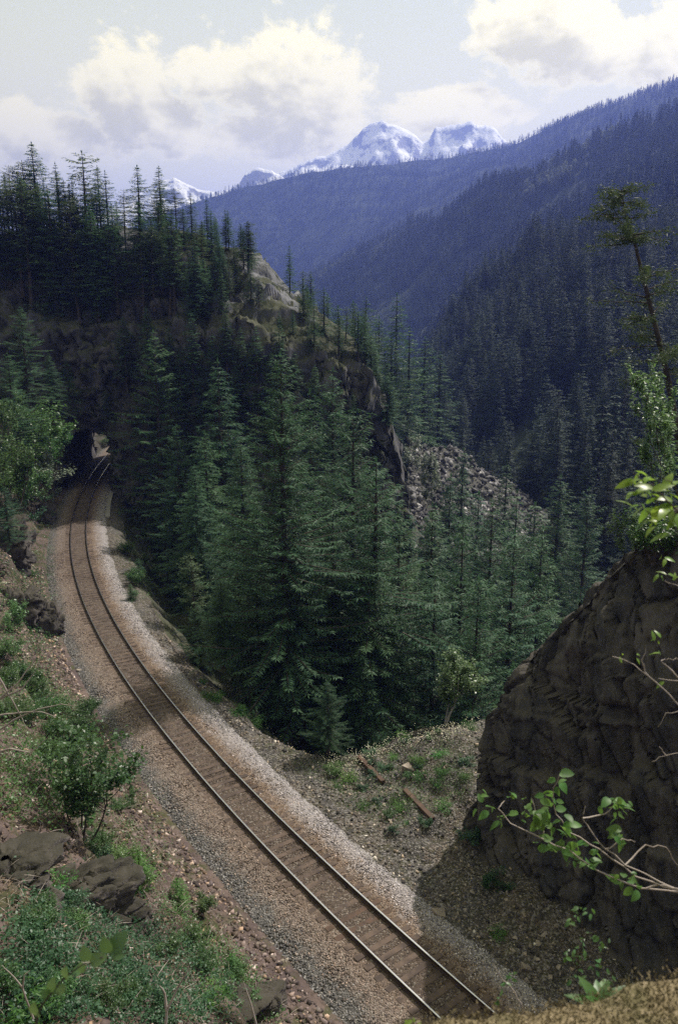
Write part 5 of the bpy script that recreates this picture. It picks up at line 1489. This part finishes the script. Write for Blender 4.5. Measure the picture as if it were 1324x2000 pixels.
n = 5000; i = g.integers(0, 90, n); j = g.integers(0, 58, n); P = T[i, j] + g.normal(0, 0.4, (n, 3)) * np.array([1, 1, 0.1])
M['talus_stone'] = gravel_mat('talus_stones', c=[(0.0, (0.06, 0.058, 0.064)), (0.6, (0.12, 0.115, 0.12)), (1.0, (0.22, 0.21, 0.215))])
pebbles('talus_blocks', P, 0.12 + 0.75 * g.random(n) ** 4, M['talus_stone'], {'rnd': g.random(n)}, 64)

# ------------------------------------------------------------------ low growth: masses of leaves
def carpet(name, poly, ncl, per, ls, mat, seed, thick=0.35, lw=0.6, rad=0.35):
    g = np.random.default_rng(seed); q = sample_poly(poly, ncl, g); C = ground_many(q[:, 0], q[:, 1])
    n = ncl * per; B = np.repeat(C, per, 0) + g.normal(0, rad, (n, 3)) * np.array([1, 1, 0.0])
    B[:, 2] = Z(B[:, 0], B[:, 1]) + g.random(n) * thick
    D = g.normal(size=(n, 3)); D[:, 2] *= 0.5; N = g.normal(0, 0.5, (n, 3)); N[:, 2] += 1
    L = ls * g.uniform(0.6, 1.3, n); V, F = kites(B, D, L, L * lw, N, 0.1)
    return stuff(obj(name, mesh(name, V, F, mat)))


carpet('ground_cover', [(60, 1760), (210, 1730), (330, 1830), (440, 1890), (470, 2000), (0, 2000), (0, 1960)], 800, 24, 0.085, M['leaf_glossy'], 70, 0.55)
carpet('bank_undergrowth', [(0, 1290), (90, 1290), (150, 1360), (200, 1440), (170, 1560), (120, 1620), (0, 1600)], 380, 22, 0.11, M['leaf'], 71, 0.7)
carpet('scree_plants', [(110, 1330), (220, 1420), (300, 1560), (340, 1700), (300, 1760), (180, 1640), (120, 1500)], 260, 20, 0.085, M['leaf_bright'], 75, 0.35, 0.5, 0.22)
carpet('ditch_plants', [(300, 1740), (380, 1780), (470, 1870), (560, 1990), (470, 2000), (380, 1880)], 220, 20, 0.08, M['leaf'], 76, 0.4, 0.5, 0.25)
carpet('hill_undergrowth', [(0, 1000), (100, 1000), (110, 1280), (0, 1290)], 420, 18, 0.13, M['leaf'], 72, 0.6)
carpet('bench_undergrowth', [(225, 1030), (340, 1050), (350, 1170), (260, 1170)], 130, 16, 0.11, M['leaf'], 73, 0.4)
carpet('verge_weeds', [(470, 1405), (620, 1465), (690, 1475), (760, 1440), (940, 1395), (930, 1540), (760, 1620), (650, 1560)], 620, 12, 0.10, M['fern'], 74, 0.14, 0.25, 0.25)
M['litter'] = leaf_mat('dead_leaves', (0.09, 0.065, 0.045), (0.17, 0.125, 0.085), 0.1, 0.8, 0.1)
carpet('leaf_litter', [(0, 1290), (100, 1290), (210, 1420), (330, 1620), (470, 1850), (540, 2000), (0, 2000)], 900, 16, 0.10, M['litter'], 77, 0.10, 0.35, 0.5)
carpet('dry_stems', [(0, 1290), (100, 1290), (210, 1420), (330, 1620), (470, 1850), (540, 2000), (0, 2000)], 260, 9, 0.55, M['twig'], 78, 0.25, 0.025, 0.4)
# white flowers on the lip
q = sample_poly([(480, 1405), (560, 1440), (690, 1470), (760, 1435), (840, 1412), (940, 1395), (920, 1440), (760, 1475), (690, 1520), (610, 1490)], 240, g)
C = ground_many(q[:, 0], q[:, 1]); n = 1500; ci = g.integers(0, len(C), n); B = C[ci] + g.normal(0, 0.25, (n, 3)) * np.array([1, 1, 0]); B[:, 2] = Z(B[:, 0], B[:, 1]) + g.uniform(0.10, 0.45, n)
D = g.normal(size=(n, 3)); D[:, 2] *= 0.2; m_, t = material('flower_petals'); finish(t, (0.72, 0.70, 0.52), 0.7, None, trans=0.3); M['petal'] = m_
B2 = B - D / np.linalg.norm(D, axis=1)[:, None] * 0.022; N = g.normal(0, 0.35, (n, 3)); N[:, 2] += 1
V, F = kites(B2, D, 0.045, 0.045, N); stuff(obj('white_wildflowers', mesh('white_wildflowers', V, F, M['petal'])))
# ------------------------------------------------------------------ foreground: the mossy ledge at the viewer's feet
gx = np.linspace(-1.6, 3.4, 150); gy = np.linspace(-1.6, 3.2, 170)
X, Y = np.meshgrid(gx, gy, indexing='ij')
rim = 1.64 - 0.30 * (X - 0.85) ** 2 * np.where(X < 0.85, 1.0, 0.35) + 0.05 * fbm(xyz(X, 0 * X) / 0.5, 3)
ov = Y - rim
Zl = CAMH - 1.62 + 0.05 * fbm(xyz(X, Y) / 0.6, 3) + 0.02 * fbm(xyz(X, Y) / 0.25, 2) - 0.10 * np.clip(ov + 0.35, 0, 1) ** 2
Zl = Zl - np.where(ov > 0, ov ** 1.2 * 7.5, 0) - 0.6 * np.maximum(-X - 0.3, 0) ** 2 * 4
m_, t = material('moss'); p_ = pos(t); n1 = t.noise(p_, 6, 4, 0.6); n2 = t.noise(p_, 60, 3, 0.6)
c = t.mix(t.sstep(n1, 0.4, 0.65), (0.17, 0.135, 0.082), (0.115, 0.10, 0.055)); c = t.mix(t.sstep(n2, 0.5, 0.7), c, (0.26, 0.21, 0.14))
finish(t, c, 0.95, n2, 0.25, 0.004, 0.1); M['moss'] = m_
led = empty('mossy_ledge', (0.8, 0.6, CAMH - 1.7)); tag(led, 'dry moss covered rock ledge along the bottom right edge', 'rock')
V = xyz(X, Y, np.maximum(Zl, 9.0)).reshape(-1, 3) - np.array(led.location)
obj('rock', mesh('ledge', V, grid_faces(150, 170), M['moss'], True), led)
g = np.random.default_rng(80); n = 70000; k = g.integers(0, len(V), n * 12)
ok = (ov.ravel()[k] > -0.7) & (ov.ravel()[k] < 0.12) & (X.ravel()[k] > 0.0) & (X.ravel()[k] < 1.6); k = k[ok][:n]; n = len(k)
B = V[k] + g.normal(0, 0.016, (n, 3)) * np.array([1, 1, 0.0]); D = g.normal(0, 0.9, (n, 3)); D[:, 2] = 1
Vm, Fm = kites(B, D, g.uniform(0.007, 0.015, n), 0.0045, g.normal(size=(n, 3))); obj('moss', mesh('moss_tufts', Vm, Fm, M['moss']), led)['kind'] = 'stuff'


# ---- leaves one can pick apart
def leaf_mesh(name, mat, lw=0.55, fold=0.18, curl=0.25, n=7, serr=0.0):
    t = np.linspace(0, 1, n); wd = lw * 0.5 * np.sin(np.clip(t ** 0.8, 0, 1) * math.pi) ** 0.75; wd[0] = wd[-1] = 0.012
    V = []
    for i in range(n):
        z = -curl * t[i] ** 2; zz = fold * wd[i] * 2 * 0.5
        w_ = wd[i] * (1 + (serr if i % 2 else 0))
        V += [(t[i], -w_, z + zz), (t[i], 0, z), (t[i], w_, z + zz)]
    F = []
    for i in range(n - 1): F += [(3 * i, 3 * i + 3, 3 * i + 4, 3 * i + 1), (3 * i + 1, 3 * i + 4, 3 * i + 5, 3 * i + 2)]
    return mesh(name, np.array(V), np.array(F), mat, True)


LEAF = [leaf_mesh('leaf_blade', M['fore_leaf'], 0.62, 0.22, 0.25 + 0.15 * k, 8, 0.05) for k in range(3)]
SPRIG = [leaf_mesh('sprig_blade', M['leaf_bright'], 0.66, 0.15, 0.15 + 0.1 * k, 8, 0.04) for k in range(2)]
LIME = [leaf_mesh('lime_blade', M['lime_leaf'], 0.42, 0.2, 0.3 + 0.2 * k, 7) for k in range(2)]
DOCK = [leaf_mesh('dock_blade', M['fore_leaf'], 0.45, 0.25, 0.35, 8), leaf_mesh('dock_blade', M['leaf'], 0.42, 0.25, 0.5, 8)]
SMALL = [leaf_mesh('small_blade', M['leaf'], 0.5, 0.2, 0.2, 6)]


def twig_tubes(lines, r0, r1, base):
    parts = []
    for ln in lines:
        P = np.array([pix(*q) for q in ln]) - base
        # smooth subdivision with a little kink
        Q = [P[0]]
        for a, b in zip(P[:-1], P[1:]):
            for f in (0.33, 0.66, 1.0): Q.append(a * (1 - f) + b * f + g.normal(0, 0.004, 3) * (f < 1))
        parts.append(tube(np.array(Q), np.linspace(r0, r1, len(Q)), 5))
    return join(parts)


def put_leaf(parent, P, L, meshes, d=None, up=None):
    d = Vector(d if d is not None else g.normal(size=3)).normalized(); up = Vector(up if up is not None else (g.normal(0, 0.5), g.normal(0, 0.5) - 0.3, 1.0))
    yv = up.cross(d).normalized(); zv = d.cross(yv)
    o = obj('leaf', meshes[int(g.integers(0, len(meshes)))], parent)
    o.matrix_local = Matrix.Translation(Vector(P)) @ Matrix((d, yv, zv)).transposed().to_4x4() @ Matrix.Scale(float(L), 4)


def sprig(name, label, cat, lines, clusters, L, meshes, r0=0.006, r1=0.002, bark='twig', yb=None, droop=-0.2):
    base = pix(*lines[0][0]); e = empty(name, tuple(base)); tag(e, label, cat)
    V, F = twig_tubes(lines, r0, r1, base); tw_ = obj('twigs', mesh(name + '_twigs', V, F, M[bark], True), e)
    for (px_, py_, y, n, sp) in clusters:
        for k in range(n if L < 0.05 else int(n * 1.5)):
            a = g.uniform(0, 6.28); rr = sp * math.sqrt(g.random())
            P = pix(px_ + rr * math.cos(a), py_ + rr * math.sin(a), y + g.normal(0, 0.05) * (y / 3)) - base
            d = np.array([g.normal(), g.normal() * 0.7, g.normal() * 0.45 + droop]); put_leaf(tw_, P, L * g.uniform(0.5, 1.3), meshes, d)
    return e


yb = 3.3
sprig('leafy_branch', 'sunlit leafy branch reaching across the shaded rock at lower right', 'branch',
      [[(1460, 1800, yb), (1323, 1738, yb), (1220, 1690, yb), (1182, 1659, yb), (1150, 1618, yb), (1137, 1598, yb), (1142, 1573, yb)], [(1323, 1738, yb), (1240, 1712, yb), (1169, 1658, yb), (1111, 1626, yb + .05), (1085, 1590, yb + .05), (1080, 1555, yb), (1092, 1512, yb)],
       [(1323, 1742, yb), (1250, 1735, yb), (1163, 1699, yb - .05), (1115, 1663, yb - .05), (1063, 1640, yb - .05), (996, 1608, yb - .05), (972, 1579, yb - .05), (985, 1564, yb)], [(1182, 1659, yb), (1215, 1638, yb), (1240, 1645, yb)], [(1137, 1598, yb), (1180, 1590, yb + .05), (1205, 1565, yb + .05)],
       [(1250, 1735, yb), (1285, 1728, yb), (1320, 1735, yb), (1380, 1760, yb)], [(1220, 1690, yb), (1260, 1650, yb + .1), (1300, 1655, yb + .1), (1322, 1690, yb + .1)], [(1060, 1640, yb), (1050, 1600, yb), (1038, 1560, yb)]],
      [(948, 1570, yb - .05, 5, 20), (985, 1606, yb - .05, 3, 12), (995, 1555, yb, 3, 8), (1020, 1575, yb, 6, 22), (1045, 1600, yb, 9, 28), (1080, 1610, yb, 12, 34), (1100, 1640, yb, 10, 30), (1070, 1560, yb, 6, 18), (1092, 1522, yb, 5, 16), (1130, 1670, yb, 9, 26), (1155, 1655, yb, 6, 20), (1150, 1690, yb, 4, 15),
       (1190, 1570, yb + .05, 8, 24), (1215, 1580, yb + .05, 6, 20), (1198, 1620, yb, 5, 16), (1215, 1645, yb, 3, 10), (1225, 1712, yb, 6, 20), (1240, 1730, yb, 3, 12), (1060, 1650, yb, 4, 14)], 0.052, LEAF, 0.0045, 0.0018)
yb = 1.55
e = sprig('leaf_sprig', 'blurred green leaf sprig close by at the bottom left corner', 'branch', [[(60, 2060, yb), (85, 1960, yb), (115, 1922, yb), (150, 1892, yb), (190, 1876, yb), (215, 1862, yb)]], [], 0.04, LEAF, 0.003, 0.0012, 'bark')
b0 = pix(60, 2060, yb)
for (a, b), (c_, d_), L in [((213, 1862), (196, 1826), .040), ((215, 1862), (248, 1818), .052), ((217, 1864), (242, 1868), .028), ((172, 1878), (160, 1842), .036), ((175, 1880), (205, 1868), .040), ((168, 1885), (150, 1896), .03), ((128, 1912), (122, 1876), .034), ((132, 1910), (140, 1900), .025), ((100, 1942), (104, 1908), .038), ((95, 1945), (78, 1930), .03), ((110, 1930), (132, 1938), .034), ((72, 1985), (55, 1955), .042), ((140, 1900), (170, 1892), .03)]:
    p0, p1 = pix(a, b, yb), pix(c_, d_, yb + g.normal(0, 0.02)); put_leaf(e.children[0], p0 - b0, L * 1.15, SPRIG, p1 - p0, (g.normal(0, 0.25), -0.75, 0.6))
yb = 2.3
sprig('leafy_twig', 'lime green wind-blown leaves at the right edge above the rock', 'branch', [[(1400, 1060, yb), (1324, 1000, yb), (1290, 965, yb), (1262, 945, yb), (1235, 925, yb)], [(1324, 1000, yb), (1280, 1010, yb), (1250, 990, yb)], [(1324, 1010, yb), (1318, 950, yb), (1290, 925, yb)]],
      [(1238, 932, yb, 6, 16), (1262, 950, yb, 9, 24), (1285, 975, yb, 10, 28), (1305, 1000, yb, 9, 26), (1255, 985, yb, 7, 20), (1310, 960, yb, 6, 20), (1275, 1020, yb, 4, 16), (1315, 1035, yb, 4, 14)], 0.048, LIME, 0.003, 0.001, 'bark', droop=-0.05)
yb = 3.0
sprig('bare_twig', 'thin forked twig with few lime leaves before the rock at the right edge', 'branch', [[(1400, 1430, yb), (1322, 1375, yb), (1265, 1320, yb), (1225, 1292, yb), (1195, 1282, yb)], [(1265, 1320, yb), (1252, 1290, yb), (1259, 1265, yb)], [(1400, 1350, yb), (1330, 1330, yb), (1285, 1325, yb)], [(1330, 1325, yb), (1300, 1300, yb), (1290, 1290, yb), (1305, 1286, yb), (1330, 1292, yb)]],
      [(1215, 1282, yb, 2, 6), (1240, 1284, yb, 2, 6), (1290, 1272, yb, 2, 6), (1277, 1255, yb, 2, 6), (1285, 1243, yb, 2, 8), (1297, 1335, yb, 1, 4)], 0.034, LIME, 0.0035, 0.0012)
yb = 3.4
sprig('bare_twig', 'curved bare twig before the lower rock at the right edge', 'branch', [[(1400, 1380, yb), (1330, 1387, yb), (1300, 1392, yb), (1284, 1420, yb)], [(1400, 1480, yb), (1330, 1470, yb), (1300, 1476, yb), (1272, 1488, yb)], [(1300, 1476, yb), (1286, 1458, yb)]], [], 0.03, LIME, 0.003, 0.001)
yb = 3.2
sprig('bare_twig', 'short twig with lime leaves high on the rock at the right edge', 'branch', [[(1400, 1170, yb), (1325, 1145, yb), (1297, 1134, yb)]], [(1287, 1121, yb, 3, 8), (1300, 1120, yb, 2, 6), (1316, 1131, yb, 3, 8), (1296, 1088, yb, 3, 8)], 0.035, LIME, 0.0025, 0.001)
# bare grey twigs at the left edge
yb = 9.0
sprig('bare_branch', 'bare grey branches reaching in from the left edge', 'branch', [[(-60, 1380, yb), (0, 1365, yb), (35, 1335, yb), (60, 1300, yb), (78, 1280, yb)], [(0, 1365, yb), (45, 1345, yb), (70, 1310, yb)], [(-40, 1270, yb), (0, 1325, yb), (20, 1360, yb), (40, 1395, yb), (50, 1420, yb)], [(-60, 1400, yb), (0, 1397, yb), (40, 1392, yb), (80, 1390, yb), (110, 1402, yb)], [(-50, 1450, yb), (0, 1425, yb), (40, 1400, yb), (75, 1385, yb), (120, 1375, yb), (150, 1378, yb)],
       [(-40, 1480, yb), (20, 1462, yb), (60, 1470, yb), (95, 1440, yb)]], [], 0.03, SMALL, 0.016, 0.004)
yb = 11.0
sprig('bare_branch', 'forked dead grey branch at the bottom left among ground cover', 'branch', [[(322, 2030, yb), (326, 1975, yb), (350, 1925, yb), (370, 1890, yb)], [(326, 1975, yb), (322, 1940, yb), (312, 1925, yb)]], [], 0.03, SMALL, 0.03, 0.008)
sprig('bare_branch', 'thin dead stick at the bottom beside the fern', 'branch', [[(505, 2020, yb), (490, 1960, yb), (475, 1915, yb)]], [], 0.03, SMALL, 0.022, 0.006)
sprig('bare_branch', 'thin pale twig in the bottom left ground cover', 'branch', [[(66, 1990, yb), (45, 1930, yb), (20, 1900, yb), (5, 1885, yb)], [(45, 1930, yb), (48, 1905, yb), (60, 1895, yb)]], [], 0.03, SMALL, 0.018, 0.005)
# plants rooted on the ledge
def rosette(px_, py_, y, n, L, label, meshes):
    b = pix(px_, py_, y); e = empty('broadleaf_plant', tuple(b)); tag(e, label, 'plant')
    for k in range(n):
        a = k * 6.283 / n + g.uniform(-0.3, 0.3); elv = g.uniform(0.6, 1.25); d = (math.cos(a) * math.cos(elv), math.sin(a) * math.cos(elv), math.sin(elv)); put_leaf(e, (0, 0, 0), L * g.uniform(0.7, 1.1), meshes, d, (-d[0], -d[1], 0.4))
    V, F = tube(np.array([(0, 0, -0.25), (0, 0, -0.1), (0, 0, 0.01)]), [0.008, 0.010, 0.006], 5); obj('stalk', mesh('stalk', V, F, M['bark']), e)
rosette(1172, 1978, 1.95, 15, 0.105, 'broad-leaved green plant rooted at the mossy ledge', DOCK)
yb = 2.4
sprig('rose_shrub', 'upright small-leaved shrub rising behind the mossy ledge', 'shrub', [[(1130, 2040, yb), (1132, 1930, yb), (1128, 1870, yb), (1140, 1830, yb), (1130, 1790, yb), (1135, 1770, yb)], [(1128, 1870, yb), (1160, 1850, yb), (1180, 1838, yb)], [(1132, 1900, yb), (1150, 1885, yb), (1170, 1890, yb)], [(1140, 1830, yb), (1165, 1818, yb)], [(1132, 1930, yb), (1170, 1920, yb), (1195, 1905, yb)]],
      [(1130, 1782, yb, 9, 14), (1115, 1800, yb, 5, 8), (1150, 1778, yb, 5, 9), (1160, 1830, yb, 10, 14), (1178, 1842, yb, 9, 12), (1130, 1840, yb, 8, 14), (1115, 1868, yb, 9, 12), (1130, 1885, yb, 9, 16), (1165, 1885, yb, 9, 13), (1125, 1915, yb, 8, 12), (1190, 1912, yb, 9, 14), (1175, 1925, yb, 6, 12), (1140, 1860, yb, 7, 14)], 0.021, SMALL, 0.003, 0.001, 'bark')
yb = 2.6
sprig('small_shrub', 'thin weed stem with few leaves beside the rail end', 'plant', [[(1030, 2030, yb), (1018, 1960, yb), (995, 1925, yb), (975, 1905, yb), (962, 1880, yb)]], [(995, 1912, yb, 8, 12), (985, 1928, yb, 6, 9), (1000, 1900, yb, 3, 8), (970, 1955, yb, 3, 8)], 0.022, SMALL, 0.003, 0.001)
sprig('small_shrub', 'bright leaf tips poking up at the bottom edge by the rail', 'plant', [[(810, 2080, 1.9), (808, 2010, 1.9), (806, 1990, 1.9)]], [(806, 1990, 1.9, 4, 7), (815, 1998, 1.9, 3, 8), (790, 2000, 1.9, 2, 5)], 0.026, LIME, 0.002, 0.001)
sprig('bare_twig', 'long thin dead stalk lying across above the mossy ledge', 'branch', [[(1420, 1955, 2.1), (1324, 1951, 2.1), (1250, 1952, 2.1), (1180, 1945, 2.1)]], [], 0.02, SMALL, 0.0022, 0.001)
